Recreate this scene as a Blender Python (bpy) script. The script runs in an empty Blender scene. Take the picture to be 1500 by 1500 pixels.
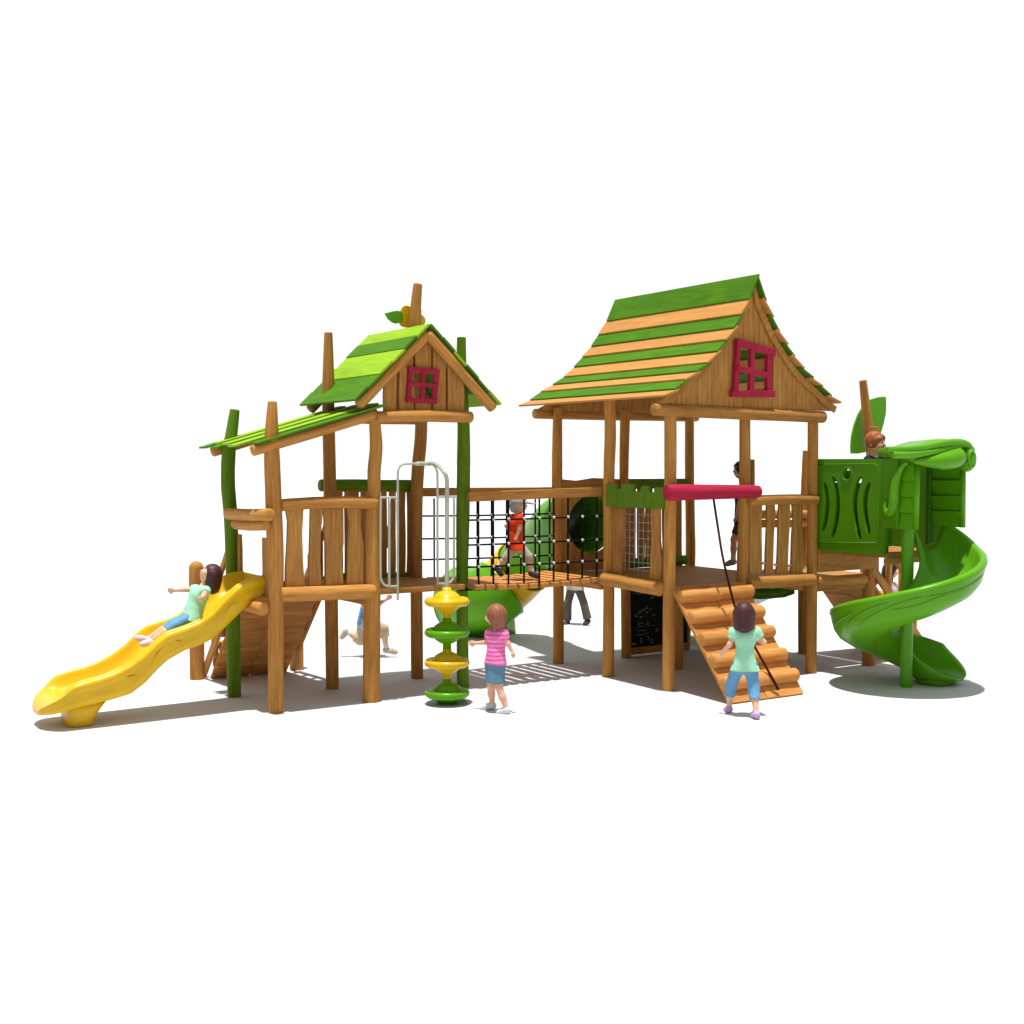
import bpy, bmesh, math, random
import numpy as np
from mathutils import Vector as V, Matrix
random.seed(7)
S = bpy.context.scene
COL = S.collection
R = math.radians

# ------------------------------------------------------------------ camera
CAM = np.array([-5.120, -12.826, 2.733]); YAW, PIT, F = .569, -.040, 1830.2
FW = np.array([math.sin(YAW)*math.cos(PIT), math.cos(YAW)*math.cos(PIT), math.sin(PIT)])
RT = np.array([math.cos(YAW), -math.sin(YAW), 0.]); UP = np.cross(RT, FW)
def ray(x, y): return FW + RT*(x-750)/F + UP*(750-y)/F
def PX(x, y, X): d = ray(x, y); return V(CAM + d*(X-CAM[0])/d[0])
def PY(x, y, Y): d = ray(x, y); return V(CAM + d*(Y-CAM[1])/d[1])
def PZ(x, y, Z=0.): d = ray(x, y); return V(CAM + d*(Z-CAM[2])/d[2])
def PXM(p): return F/float(np.dot(FW, np.array(p)-CAM))      # pixels per metre there

cd = bpy.data.cameras.new('camera'); cam = bpy.data.objects.new('camera', cd); COL.objects.link(cam)
cd.sensor_width = 36; cd.lens = 36*F/1500; cd.clip_start = .1; cd.clip_end = 3000
cam.matrix_world = Matrix(((RT[0], UP[0], -FW[0], CAM[0]), (RT[1], UP[1], -FW[1], CAM[1]), (RT[2], UP[2], -FW[2], CAM[2]), (0, 0, 0, 1)))
S.camera = cam

# ------------------------------------------------------------------ materials
def mat_base(name):
    m = bpy.data.materials.new(name); m.use_nodes = True
    nt = m.node_tree; b = nt.nodes['Principled BSDF']
    return m, nt, b
def N(nt, t, **kw):
    n = nt.nodes.new(t)
    for k, v in kw.items(): setattr(n, k, v)
    return n
def wood(name, dark, light, rough=.55, vary=.16, fine=34., knots=True):
    m, nt, b = mat_base(name); L = nt.links.new
    uv = N(nt, 'ShaderNodeUVMap'); oi = N(nt, 'ShaderNodeObjectInfo')
    off = N(nt, 'ShaderNodeVectorMath', operation='SCALE'); L(oi.outputs['Random'], off.inputs['Scale']); off.inputs[0].default_value = (37., 53., 0)
    ad = N(nt, 'ShaderNodeVectorMath', operation='ADD'); L(uv.outputs[0], ad.inputs[0]); L(off.outputs[0], ad.inputs[1])
    mp = N(nt, 'ShaderNodeMapping'); mp.inputs['Scale'].default_value = (1.6, fine, 1); L(ad.outputs[0], mp.inputs[0])
    n1 = N(nt, 'ShaderNodeTexNoise'); n1.inputs['Scale'].default_value = 1.6; n1.inputs['Detail'].default_value = 7; n1.inputs['Roughness'].default_value = .62; n1.inputs['Distortion'].default_value = .5
    L(mp.outputs[0], n1.inputs[0])
    mp2 = N(nt, 'ShaderNodeMapping'); mp2.inputs['Scale'].default_value = (.9, 5., 1); L(ad.outputs[0], mp2.inputs[0])
    n2 = N(nt, 'ShaderNodeTexNoise'); n2.inputs['Scale'].default_value = 1.4; n2.inputs['Detail'].default_value = 3; n2.inputs['Distortion'].default_value = 1.2
    L(mp2.outputs[0], n2.inputs[0])
    mx = N(nt, 'ShaderNodeMath', operation='MULTIPLY_ADD'); L(n1.outputs[0], mx.inputs[0]); mx.inputs[1].default_value = .68
    m2 = N(nt, 'ShaderNodeMath', operation='MULTIPLY'); L(n2.outputs[0], m2.inputs[0]); m2.inputs[1].default_value = .32; L(m2.outputs[0], mx.inputs[2])
    cr = N(nt, 'ShaderNodeValToRGB'); cr.color_ramp.elements[0].position = .36; cr.color_ramp.elements[0].color = (*dark, 1)
    cr.color_ramp.elements[1].position = .66; cr.color_ramp.elements[1].color = (*light, 1); L(mx.outputs[0], cr.inputs[0])
    hv = N(nt, 'ShaderNodeHueSaturation'); L(cr.outputs[0], hv.inputs['Color'])
    mr = N(nt, 'ShaderNodeMapRange'); L(oi.outputs['Random'], mr.inputs[0]); mr.inputs[3].default_value = 1-vary; mr.inputs[4].default_value = 1+vary*.6
    L(mr.outputs[0], hv.inputs['Value']); L(hv.outputs[0], b.inputs['Base Color'])
    bp = N(nt, 'ShaderNodeBump'); bp.inputs['Strength'].default_value = .25; bp.inputs['Distance'].default_value = .004; L(mx.outputs[0], bp.inputs['Height']); L(bp.outputs[0], b.inputs['Normal'])
    b.inputs['Roughness'].default_value = rough+.1; b.inputs['Specular IOR Level'].default_value = .12
    return m
def plastic(name, c, rough=.30, spot=.08, spec=.3):
    m, nt, b = mat_base(name); L = nt.links.new
    tc = N(nt, 'ShaderNodeTexCoord'); n = N(nt, 'ShaderNodeTexNoise'); n.inputs['Scale'].default_value = 2.2; n.inputs['Detail'].default_value = 4; L(tc.outputs['Object'], n.inputs[0])
    cr = N(nt, 'ShaderNodeValToRGB'); cr.color_ramp.elements[0].position = .3; cr.color_ramp.elements[1].position = .7
    cr.color_ramp.elements[0].color = tuple(x*(1-spot) for x in c)+(1,); cr.color_ramp.elements[1].color = tuple(min(1, x*(1+spot)) for x in c)+(1,)
    L(n.outputs[0], cr.inputs[0]); L(cr.outputs[0], b.inputs['Base Color'])
    n3 = N(nt, 'ShaderNodeTexNoise'); n3.inputs['Scale'].default_value = 160; L(tc.outputs['Object'], n3.inputs[0])
    bp = N(nt, 'ShaderNodeBump'); bp.inputs['Strength'].default_value = .06; bp.inputs['Distance'].default_value = .003; L(n3.outputs[0], bp.inputs['Height']); L(bp.outputs[0], b.inputs['Normal'])
    b.inputs['Roughness'].default_value = rough; b.inputs['Specular IOR Level'].default_value = spec
    return m
def cloth(name, c, c2=None, scale=60, rough=.85, stripes=None, bump=.3):
    m, nt, b = mat_base(name); L = nt.links.new
    tc = N(nt, 'ShaderNodeTexCoord'); n = N(nt, 'ShaderNodeTexNoise'); n.inputs['Scale'].default_value = scale; n.inputs['Detail'].default_value = 4; L(tc.outputs['Object'], n.inputs[0])
    c2 = c2 or tuple(x*.8 for x in c)
    cr = N(nt, 'ShaderNodeValToRGB'); cr.color_ramp.elements[0].position = .35; cr.color_ramp.elements[1].position = .65
    cr.color_ramp.elements[0].color = (*c2, 1); cr.color_ramp.elements[1].color = (*c, 1)
    L(n.outputs[0], cr.inputs[0]); out = cr.outputs[0]
    if stripes:
        w = N(nt, 'ShaderNodeTexWave', bands_direction='Z'); w.inputs['Scale'].default_value = stripes[1]; w.inputs['Distortion'].default_value = .6; L(tc.outputs['Object'], w.inputs[0])
        r2 = N(nt, 'ShaderNodeValToRGB'); r2.color_ramp.elements[0].position = .42; r2.color_ramp.elements[1].position = .58; L(w.outputs[0], r2.inputs[0])
        mx = N(nt, 'ShaderNodeMix', data_type='RGBA'); L(r2.outputs[0], mx.inputs['Factor']); L(out, mx.inputs['A']); mx.inputs['B'].default_value = (*stripes[0], 1); out = mx.outputs['Result']
    L(out, b.inputs['Base Color']); b.inputs['Roughness'].default_value = rough; b.inputs['Specular IOR Level'].default_value = .06
    n4 = N(nt, 'ShaderNodeTexNoise'); n4.inputs['Scale'].default_value = 14; n4.inputs['Detail'].default_value = 3; L(tc.outputs['Object'], n4.inputs[0])
    bp = N(nt, 'ShaderNodeBump'); bp.inputs['Strength'].default_value = bump; bp.inputs['Distance'].default_value = .03; L(n4.outputs[0], bp.inputs['Height']); L(bp.outputs[0], b.inputs['Normal'])
    return m
M = {}
M['wood'] = wood('oiled_wood', (.31, .130, .025), (.56, .268, .066))
M['wood_plank'] = wood('oiled_plank', (.30, .126, .026), (.53, .26, .068), fine=18)
M['roof_wood'] = wood('roof_wood', (.42, .185, .045), (.60, .29, .085), fine=48, vary=.06)
M['ramp_wood'] = wood('ramp_wood', (.42, .17, .037), (.66, .30, .085), fine=16)
M['green_log'] = wood('green_stained_log', (.074, .148, .005), (.128, .24, .012), vary=.08)
M['roof_green'] = wood('roof_green', (.042, .135, .002), (.088, .235, .005), fine=48, vary=.08)
M['lime'] = wood('lime_plank', (.20, .365, .010), (.30, .50, .018), fine=34, vary=.06)
M['crimson'] = wood('crimson_paint', (.30, .012, .036), (.42, .020, .055), vary=.03)
M['yellow'] = plastic('yellow_plastic', (.69, .42, .005))
M['gplastic'] = plastic('green_plastic', (.092, .31, .003), spec=.22)
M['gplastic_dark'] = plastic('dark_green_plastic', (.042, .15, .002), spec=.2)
M['gpanel'] = plastic('panel_green_plastic', (.066, .225, .002), rough=.4, spec=.2)
M['pipe'] = plastic('cream_pipe', (.40, .42, .33), rough=.35, spot=.03)
M['rope'] = cloth('black_rope', (.012, .010, .010), (.006, .006, .006), scale=200)
M['climb_rope'] = cloth('brown_rope', (.055, .016, .008), (.03, .01, .006), scale=200)
M['knot'] = plastic('grey_connector', (.55, .55, .55), rough=.45)
M['mesh_wire'] = plastic('wire', (.42, .40, .36), rough=.4)
M['board'] = cloth('slate', (.012, .012, .014), (.007, .007, .008), scale=8, rough=.6, bump=.02)
M['chalk'] = cloth('chalk', (.30, .30, .30), scale=120)
M['plate'] = plastic('shaded_steel_plate', (.20, .23, .17), rough=.4)  # steel, with the shadow under the discs put into its grey-green
M['cap'] = plastic('screw_cap', (.75, .60, .42), rough=.5)
M['skin'] = plastic('skin', (.70, .40, .27), rough=.55, spot=.05)
M['eye'] = plastic('eye_dark', (.03, .02, .015), rough=.15)
M['eyew'] = plastic('eye_white', (.8, .8, .78), rough=.25)
M['lip'] = plastic('lip', (.55, .20, .17), rough=.5)
def hairmat(name, c):
    m = cloth(name, c, tuple(x*.45 for x in c), scale=1., rough=.5, bump=.15); nt = m.node_tree
    mp = N(nt, 'ShaderNodeMapping'); mp.inputs['Scale'].default_value = (75, 75, 7); tc = [n for n in nt.nodes if n.type == 'TEX_COORD'][0]; nt.links.new(tc.outputs['Object'], mp.inputs[0])
    for n in nt.nodes:
        if n.type == 'TEX_NOISE': nt.links.new(mp.outputs[0], n.inputs[0]); n.inputs['Scale'].default_value = 1.
    nt.nodes['Principled BSDF'].inputs['Specular IOR Level'].default_value = .3
    return m
M['hair_brown'] = hairmat('dark_brown_hair', (.075, .022, .024)); M['hair_auburn'] = hairmat('auburn_hair', (.36, .125, .06)); M['hair_red'] = hairmat('ginger_hair', (.42, .12, .035)); M['hair_black'] = hairmat('black_hair', (.02, .013, .012)); M['hair_mid'] = hairmat('brown_hair', (.22, .10, .04))
M['mint'] = cloth('mint_cotton', (.36, .70, .47), (.32, .63, .42)); M['trim'] = cloth('dark_trim', (.03, .04, .03))
M['jeans'] = cloth('denim', (.17, .38, .58), (.10, .26, .43), scale=90); M['skirt'] = cloth('denim_skirt', (.13, .26, .36), (.09, .19, .27), scale=70)
M['pink'] = cloth('pink_knit', (.80, .14, .40), stripes=((.84, .26, .52), 7.))
M['white_shoe'] = cloth('white_shoe', (.72, .72, .74), (.55, .55, .57)); M['lilac_shoe'] = cloth('lilac_shoe', (.56, .40, .66), (.46, .32, .56)); M['dark_shoe'] = cloth('dark_shoe', (.07, .065, .07))
M['pale_shoe'] = cloth('pale_pink_shoe', (.72, .58, .62), (.62, .47, .52)); M['grey_shoe'] = cloth('grey_shoe', (.42, .42, .42), (.2, .2, .2), scale=24)
M['orange'] = cloth('orange_red_cotton', (.74, .065, .014), (.66, .05, .012)); M['khaki'] = cloth('khaki', (.50, .45, .36), (.42, .37, .29)); M['capgrey'] = cloth('grey_cap', (.40, .38, .34), (.34, .32, .29))
M['blue'] = cloth('blue_cotton', (.16, .34, .66), (.12, .26, .54)); M['navy'] = cloth('navy_cotton', (.025, .025, .075)); M['black_shirt'] = cloth('black_cotton', (.03, .03, .035)); M['navy_denim'] = cloth('navy_denim', (.06, .09, .14)); M['grey_trouser'] = cloth('grey_brown_trouser', (.13, .105, .085), (.09, .07, .06), scale=40)
M['sand'] = cloth('sand_trouser', (.55, .44, .30), (.46, .36, .24)); M['blush'] = cloth('blush_cotton', (.70, .55, .55)); M['sock'] = cloth('sock', (.7, .7, .7))

# ------------------------------------------------------------------ helpers
def tag(o, label=None, cat=None, group=None, kind=None):
    for k, v in (('label', label), ('category', cat), ('group', group), ('kind', kind)):
        if v: o[k] = v
    return o
def thing(name, label, cat, loc=(0, 0, 0), group=None):
    o = bpy.data.objects.new(name, None); COL.objects.link(o); o.location = loc; o.empty_display_size = .2
    return tag(o, label, cat, group)
def link(name, me, mat, parent=None, smooth=True, bevel=0.):
    mats = mat if isinstance(mat, (list, tuple)) else [mat]
    for m in mats: me.materials.append(M[m])
    o = bpy.data.objects.new(name, me); COL.objects.link(o)
    if smooth:
        for p in me.polygons: p.use_smooth = True
    if parent is not None:
        o.parent = parent
        root = parent
        off = V((0, 0, 0))
        while root is not None: off += root.location; root = root.parent
        me.transform(Matrix.Translation(-off))
    if bevel:
        b = o.modifiers.new('bevel', 'BEVEL'); b.width = bevel; b.segments = 2; b.limit_method = 'ANGLE'; b.angle_limit = R(40)
    return o
def mesh(verts, faces, uvs=None, grain=None):
    me = bpy.data.meshes.new('mesh'); me.from_pydata([tuple(v) for v in verts], [], faces)
    ul = me.uv_layers.new(name='UVMap')
    if uvs is not None:
        flat = [c for f in uvs for c in f]
        for i, c in enumerate(flat): ul.data[i].uv = c
    else:
        g = V(grain or (0, 0, 1)).normalized()
        for p in me.polygons:
            n = p.normal; t = n.cross(g)
            if t.length < .2: t = n.orthogonal().normalized(); gg = n.cross(t)
            else: t.normalize(); gg = g
            for li in p.loop_indices:
                co = me.vertices[me.loops[li].vertex_index].co
                ul.data[li].uv = (co.dot(gg), co.dot(t)+.37*p.index)
    me.update(); return me
class MB:
    """collects shapes into one mesh"""
    def __init__(s): s.v = []; s.f = []; s.uv = []
    def add(s, verts, faces, uvs=None, grain=(0, 0, 1)):
        k = len(s.v); s.v += [V(v) for v in verts]
        g = V(grain).normalized()
        for i, f in enumerate(faces):
            s.f.append([k+j for j in f])
            if uvs is not None: s.uv.append(uvs[i])
            else:
                P = [V(verts[j]) for j in f]; n = V((0, 0, 0))
                for a in range(len(P)): n += P[a].cross(P[(a+1) % len(P)])
                n = n.normalized() if n.length > 1e-9 else V((0, 0, 1)); t = n.cross(g)
                if t.length < .2: t = n.orthogonal().normalized(); gg = n.cross(t)
                else: t.normalize(); gg = g
                s.uv.append([(p.dot(gg), p.dot(t)+.37*i) for p in P])
    def box(s, c, sx, sy, sz, X=(1, 0, 0), Y=(0, 1, 0), Z=(0, 0, 1), grain=None):
        c, X, Y, Z = V(c), V(X), V(Y), V(Z); vs = []
        for k in (-1, 1):
            for j in (-1, 1):
                for i in (-1, 1): vs.append(c+X*i*sx/2+Y*j*sy/2+Z*k*sz/2)
        fs = [(0, 2, 3, 1), (4, 5, 7, 6), (0, 1, 5, 4), (2, 6, 7, 3), (0, 4, 6, 2), (1, 3, 7, 5)]
        if X.cross(Y).dot(Z) < 0: fs = [tuple(reversed(f)) for f in fs]
        if grain is None: grain = max(((sx, X), (sy, Y), (sz, Z)), key=lambda t: t[0])[1]
        s.add(vs, fs, grain=grain); return s
    def prism(s, poly, t, grain=(0, 0, 1)):
        """planar polygon extruded by vector t"""
        t = V(t); P = [V(p) for p in poly]; n = len(P); nn = V((0, 0, 0))
        for a in range(n): nn += P[a].cross(P[(a+1) % n])
        if nn.dot(t) > 0: P.reverse()
        vs = P+[p+t for p in P]
        fs = [tuple(range(n)), tuple(range(2*n-1, n-1, -1))]+[(i, i+n, (i+1) % n+n, (i+1) % n) for i in range(n)]
        s.add(vs, fs, grain=grain); return s
    def tube(s, pts, rad, seg=14, ends='round', wob=0., closed=False, smooth=4):
        P = [V(p) for p in pts]
        if not hasattr(rad, '__len__'): rad = [rad]*len(P)
        rad = list(rad)
        if smooth and len(P) > 2: P, rad = spline(P, rad, smooth)
        elif wob and len(P) == 2:
            a, b = P; n = 7; P = [a.lerp(b, i/(n-1)) for i in range(n)]; rad = [rad[0]+(rad[1]-rad[0])*i/(n-1) for i in range(n)]
        if wob: rad = [r*(1+random.uniform(-wob, wob)) for r in rad]
        if ends == 'round':
            t0 = (P[1]-P[0]).normalized(); t1 = (P[-1]-P[-2]).normalized(); r0, r1 = rad[0], rad[-1]
            P = [P[0]-t0*r0*.28, P[0]-t0*r0*.2, P[0]-t0*r0*.05]+P[1:-1]+[P[-1]+t1*r1*.05, P[-1]+t1*r1*.2, P[-1]+t1*r1*.28]
            rad = [r0*.62, r0*.86, r0*.98]+rad[1:-1]+[r1*.98, r1*.86, r1*.62]
        elif ends == 'dome':
            t0 = (P[1]-P[0]).normalized(); t1 = (P[-1]-P[-2]).normalized(); r1 = rad[-1]
            k = [(math.sin(a), math.cos(a)) for a in (.3, .6, .9, 1.2, 1.45)]
            P = P+[P[-1]+t1*r1*a for a, _ in k]; rad = rad+[r1*b for _, b in k]
        n = len(P); T = []
        for i in range(n):
            a = P[max(0, i-1)]; b = P[min(n-1, i+1)]; T.append((b-a).normalized())
        nrm = T[0].orthogonal().normalized()
        if abs(T[0].z) < .9: nrm = (V((0, 0, 1))-T[0]*T[0].z).normalized()
        vs = []; ln = 0; us = []
        for i in range(n):
            nrm = (nrm-T[i]*nrm.dot(T[i])).normalized(); bi = T[i].cross(nrm)
            if i: ln += (P[i]-P[i-1]).length
            us.append(ln)
            for k in range(seg):
                a = 2*math.pi*k/seg; vs.append(P[i]+(nrm*math.cos(a)+bi*math.sin(a))*rad[i])
        fs = []; uv = []; rr = max(rad)
        for i in range(n-1):
            for k in range(seg):
                k2 = (k+1) % seg; fs.append((i*seg+k, i*seg+k2, (i+1)*seg+k2, (i+1)*seg+k))
                v0, v1 = 2*math.pi*k/seg*rr, 2*math.pi*(k+1)/seg*rr; uv.append([(us[i], v0), (us[i], v1), (us[i+1], v1), (us[i+1], v0)])
        for ring, rev in ((0, True), (n-1, False)):
            f = [ring*seg+k for k in range(seg)]
            if rev: f.reverse()
            fs.append(tuple(f)); uv.append([(vs[j]-P[ring]).dot(nrm)*.2 and ((vs[j]-P[ring]).dot(nrm)*.3, (vs[j]-P[ring]).length*2+us[ring]) or (0, us[ring]) for j in f])
        s.add(vs, fs, uvs=uv); return s
    def sweep(s, sections, closed_sec=True, caps=True):
        """list of rings (each a list of points, same count)"""
        n = len(sections[0]); vs = [V(p) for r in sections for p in r]; fs = []; uv = []; ln = 0
        for i in range(len(sections)-1):
            l2 = ln+(V(sections[i+1][0])-V(sections[i][0])).length
            for k in range(n if closed_sec else n-1):
                k2 = (k+1) % n; fs.append((i*n+k, i*n+k2, (i+1)*n+k2, (i+1)*n+k)); uv.append([(ln, k*.05), (ln, (k+1)*.05), (l2, (k+1)*.05), (l2, k*.05)])
            ln = l2
        if caps and closed_sec:
            fs.append(tuple(range(n-1, -1, -1))); uv.append([(0, k*.05) for k in range(n)])
            b = (len(sections)-1)*n; fs.append(tuple(range(b, b+n))); uv.append([(0, k*.05) for k in range(n)])
        s.add(vs, fs, uvs=uv); return s
    def lathe(s, prof, c, seg=36, axis='Z'):
        c = V(c); rings = []
        for r, z in prof: rings.append([c+V((r*math.cos(2*math.pi*k/seg), r*math.sin(2*math.pi*k/seg), z)) for k in range(seg)])
        return s.sweep(rings)
    def ball(s, c, r, sc=(1, 1, 1), seg=12):
        c = V(c); rings = []
        for i in range(1, seg//2+4):
            a = -math.pi/2+math.pi*i/(seg//2+4); rings.append([c+V((math.cos(a)*math.cos(2*math.pi*k/seg)*r*sc[0], math.cos(a)*math.sin(2*math.pi*k/seg)*r*sc[1], math.sin(a)*r*sc[2])) for k in range(seg)])
        return s.sweep(rings)
    def build(s, name, mat, parent=None, smooth=True, bevel=0., sharp=False):
        me = bpy.data.meshes.new(name); me.from_pydata([tuple(v) for v in s.v], [], s.f)
        ul = me.uv_layers.new(name='UVMap'); i = 0; data = []
        for u in s.uv:
            for c in u: data += [c[0], c[1]]
        ul.data.foreach_set('uv', data)
        me.validate(); me.update()
        bm = bmesh.new(); bm.from_mesh(me); bmesh.ops.recalc_face_normals(bm, faces=bm.faces[:]); bm.to_mesh(me); bm.free()
        o = link(name, me, mat, parent, smooth, bevel)
        if smooth and sharp: me.set_sharp_from_angle(angle=R(38))
        return o
def spline(P, rad, k):
    out = []; ro = []; n = len(P)
    for i in range(n-1):
        p0, p1, p2, p3 = P[max(0, i-1)], P[i], P[i+1], P[min(n-1, i+2)]
        for j in range(k):
            t = j/k
            out.append(((p1*2)+(p2-p0)*t+(p0*2-p1*5+p2*4-p3)*t*t+(p1*3-p0-p2*3+p3)*t**3)*.5); ro.append(rad[i]+(rad[i+1]-rad[i])*t)
    out.append(P[-1]); ro.append(rad[-1]); return out, ro
def interp(xs, ys, x):
    return float(np.interp(x, xs, ys))
def log(name, a, b, r, mat='wood', parent=None, r2=None, wob=.035, bend=0., seg=16):
    a, b = V(a), V(b); n = 7; P = []; rr = []
    for i in range(n):
        t = i/(n-1); P.append(a.lerp(b, t)+V((0, 0, bend*math.sin(math.pi*t)))); rr.append((r+((r2 or r)-r)*t)*(1+random.uniform(-wob, wob)))
    return MB().tube(P, rr, seg=seg, smooth=3).build(name, mat, parent, sharp=True)
def bar(name, a, b, r, mat, parent=None, seg=10):
    return MB().tube([a, b], r, seg=seg, ends='flat', smooth=0).build(name, mat, parent, sharp=True)
def picket(poly, t, parent, mat='wood_plank', name='picket', grain=(0, 0, 1)):
    return MB().prism(poly, t, grain).build(name, mat, parent, smooth=False, bevel=.006)
def wavy(p0, p1, w, side, amp=.012, n=5):
    """outline of a plank of width w from p0 to p1, edges wandering"""
    p0, p1, side = V(p0), V(p1), V(side).normalized(); L = []; Rr = []
    for i in range(n):
        t = i/(n-1); c = p0.lerp(p1, t); L.append(c-side*(w/2+random.uniform(-amp, amp))); Rr.append(c+side*(w/2+random.uniform(-amp, amp)))
    return L+Rr[::-1]

# ------------------------------------------------------------------ setting
g = MB().box((0, 0, -.05), 1600, 1600, .1).build('ground', 'plate', None, smooth=False); g.data.materials.clear()
gm, gnt, gb = mat_base('white_ground'); gb.inputs['Base Color'].default_value = (.57, .57, .57, 1); gb.inputs['Roughness'].default_value = .9; gb.inputs['Specular IOR Level'].default_value = .1
_tc = N(gnt, 'ShaderNodeTexCoord'); _n = N(gnt, 'ShaderNodeTexNoise'); _n.inputs['Scale'].default_value = 3; _n.inputs['Detail'].default_value = 6; gnt.links.new(_tc.outputs['Object'], _n.inputs[0])
_cr = N(gnt, 'ShaderNodeValToRGB'); _cr.color_ramp.elements[0].color = (.56, .56, .562, 1); _cr.color_ramp.elements[1].color = (.58, .58, .582, 1); gnt.links.new(_n.outputs[0], _cr.inputs[0]); gnt.links.new(_cr.outputs[0], gb.inputs['Base Color'])
g.data.materials.append(gm); tag(g, 'white ground sheet under the whole playground', 'ground', kind='structure')
w = bpy.data.worlds.new('World'); S.world = w; w.use_nodes = True
bg = w.node_tree.nodes['Background']; bg.inputs['Strength'].default_value = 1.0; wt = w.node_tree; WL = wt.links.new
# a white studio backdrop behind the playground, a dimmer room overhead and behind the camera
_g = N(wt, 'ShaderNodeTexCoord')
_d = N(wt, 'ShaderNodeVectorMath', operation='DOT_PRODUCT'); WL(_g.outputs['Generated'], _d.inputs[0]); _d.inputs[1].default_value = (math.sin(YAW), math.cos(YAW), 0)
_a = N(wt, 'ShaderNodeMapRange', interpolation_type='SMOOTHSTEP'); WL(_d.outputs['Value'], _a.inputs[0]); _a.inputs[1].default_value = -.05; _a.inputs[2].default_value = .45
_s = N(wt, 'ShaderNodeSeparateXYZ'); WL(_g.outputs['Generated'], _s.inputs[0])
_e = N(wt, 'ShaderNodeMapRange', interpolation_type='SMOOTHSTEP'); WL(_s.outputs['Z'], _e.inputs[0]); _e.inputs[1].default_value = .50; _e.inputs[2].default_value = .37; _e.inputs[3].default_value = 0; _e.inputs[4].default_value = 1
_m = N(wt, 'ShaderNodeMath', operation='MULTIPLY'); WL(_a.outputs[0], _m.inputs[0]); WL(_e.outputs[0], _m.inputs[1])
_x = N(wt, 'ShaderNodeMix', data_type='RGBA'); WL(_m.outputs[0], _x.inputs['Factor'])
_t = N(wt, 'ShaderNodeMapRange', interpolation_type='SMOOTHSTEP'); WL(_s.outputs['Z'], _t.inputs[0]); _t.inputs[1].default_value = .35; _t.inputs[2].default_value = .8
_y = N(wt, 'ShaderNodeMix', data_type='RGBA'); WL(_t.outputs[0], _y.inputs['Factor']); _y.inputs['A'].default_value = (.27, .28, .295, 1); _y.inputs['B'].default_value = (.66, .685, .72, 1); WL(_y.outputs['Result'], _x.inputs['A'])
_x.inputs['B'].default_value = (1.04, 1.04, 1.04, 1)
WL(_x.outputs['Result'], bg.inputs['Color'])
sd = bpy.data.lights.new('sun', 'SUN'); sun = bpy.data.objects.new('sun', sd); COL.objects.link(sun)
sd.energy = 5.5; sd.angle = R(1.5); sd.color = (1, .99, .975)
sun.rotation_euler = V((.07, .06, -1)).to_track_quat('-Z', 'Y').to_euler()
S.view_settings.view_transform = 'Standard'; S.view_settings.look = 'None'; S.view_settings.exposure = 0; S.view_settings.gamma = 1

# ------------------------------------------------------------------ left tower
T1 = thing('play_tower', 'smaller wooden play tower with lime and green gable roof and a lean-to roof', 'play tower', (1.2, .6, 0))
def post(px, parent, mat='wood', Y=None, wob=.01, name='post', ends='flat'):
    """px: (x, y, width) down the post, the first one at the ground"""
    b = PZ(px[0][0], px[0][1]-1.5); y = b.y if Y is None else Y; P = []; rr = []
    for i, (x, yy, wd) in enumerate(px):
        p = PY(x, yy, y)
        if i == 0: p.z = 0
        P.append(p); rr.append(wd/2/PXM(p))
    rr2 = rr[:-1]+[rr[-1]]
    o = MB().tube(P, rr2, seg=18, ends='flat', smooth=4, wob=wob).build(name, mat, parent, bevel=.008, sharp=True)
    return b
A = post([(404, 1045, 23), (404, 870, 23), (403, 800, 25), (399, 690, 24), (398, 640, 21), (399, 588, 13)], T1)
B = post([(343, 1022, 20), (341, 850, 20), (338, 760, 20), (334, 710, 21), (335, 665, 20), (340, 630, 17), (344, 600, 14)], T1, 'green_log')
C_ = post([(544, 1029, 26), (545, 870, 25), (546, 780, 22), (548, 720, 19), (548, 690, 20), (551, 655, 19), (549, 620, 17), (549, 606, 17)], T1)
D = post([(487, 1010, 19), (485, 850, 20), (483, 700, 19), (481, 600, 18), (481, 560, 18), (481, 487, 12)], T1)
E_ = post([(611, 995, 18), (610, 850, 18), (610, 750, 18), (612, 690, 19), (617, 625, 18), (612, 540, 20), (608, 482, 21), (609, 450, 16), (612, 416, 13)], T1)
F_ = post([(678, 1008, 18), (677, 860, 17), (678, 760, 20), (679, 690, 20), (679, 620, 18), (676, 540, 15), (676, 494, 13)], T1, 'green_log')
ZD = 1.285
def deck(name, x0, x1, y0, y1, z, parent, n=9, mat='wood_plank', along='x', th=.06):
    m = MB()
    if along == 'x':
        h = (y1-y0)/n
        for i in range(n): m.box(((x0+x1)/2, y0+h*(i+.5), z-th/2), x1-x0, h-.006, th, grain=(1, 0, 0))
    else:
        h = (x1-x0)/n
        for i in range(n): m.box((x0+h*(i+.5), (y0+y1)/2, z-th/2), h-.006, y1-y0, th, grain=(0, 1, 0))
    return m.build(name, mat, parent, smooth=False, bevel=.004)
deck('deck', .02, 1.13, .04, 1.16, ZD+.03, T1); deck('deck', 1.13, 2.36, -.10, 1.16, ZD, T1)
log('deck_log', PY(414, 871, -.09), PY(546, 866.5, -.09), .082, 'wood', T1, bend=.0)
log('fence_rail', PY(413, 740, -.06), PY(550, 737, -.06), .068, 'wood', T1, bend=.02)
def zp(pts, o, s, Y): return [PY(o[0]+x/s, o[1]+y/s, Y) for x, y in pts]
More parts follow.
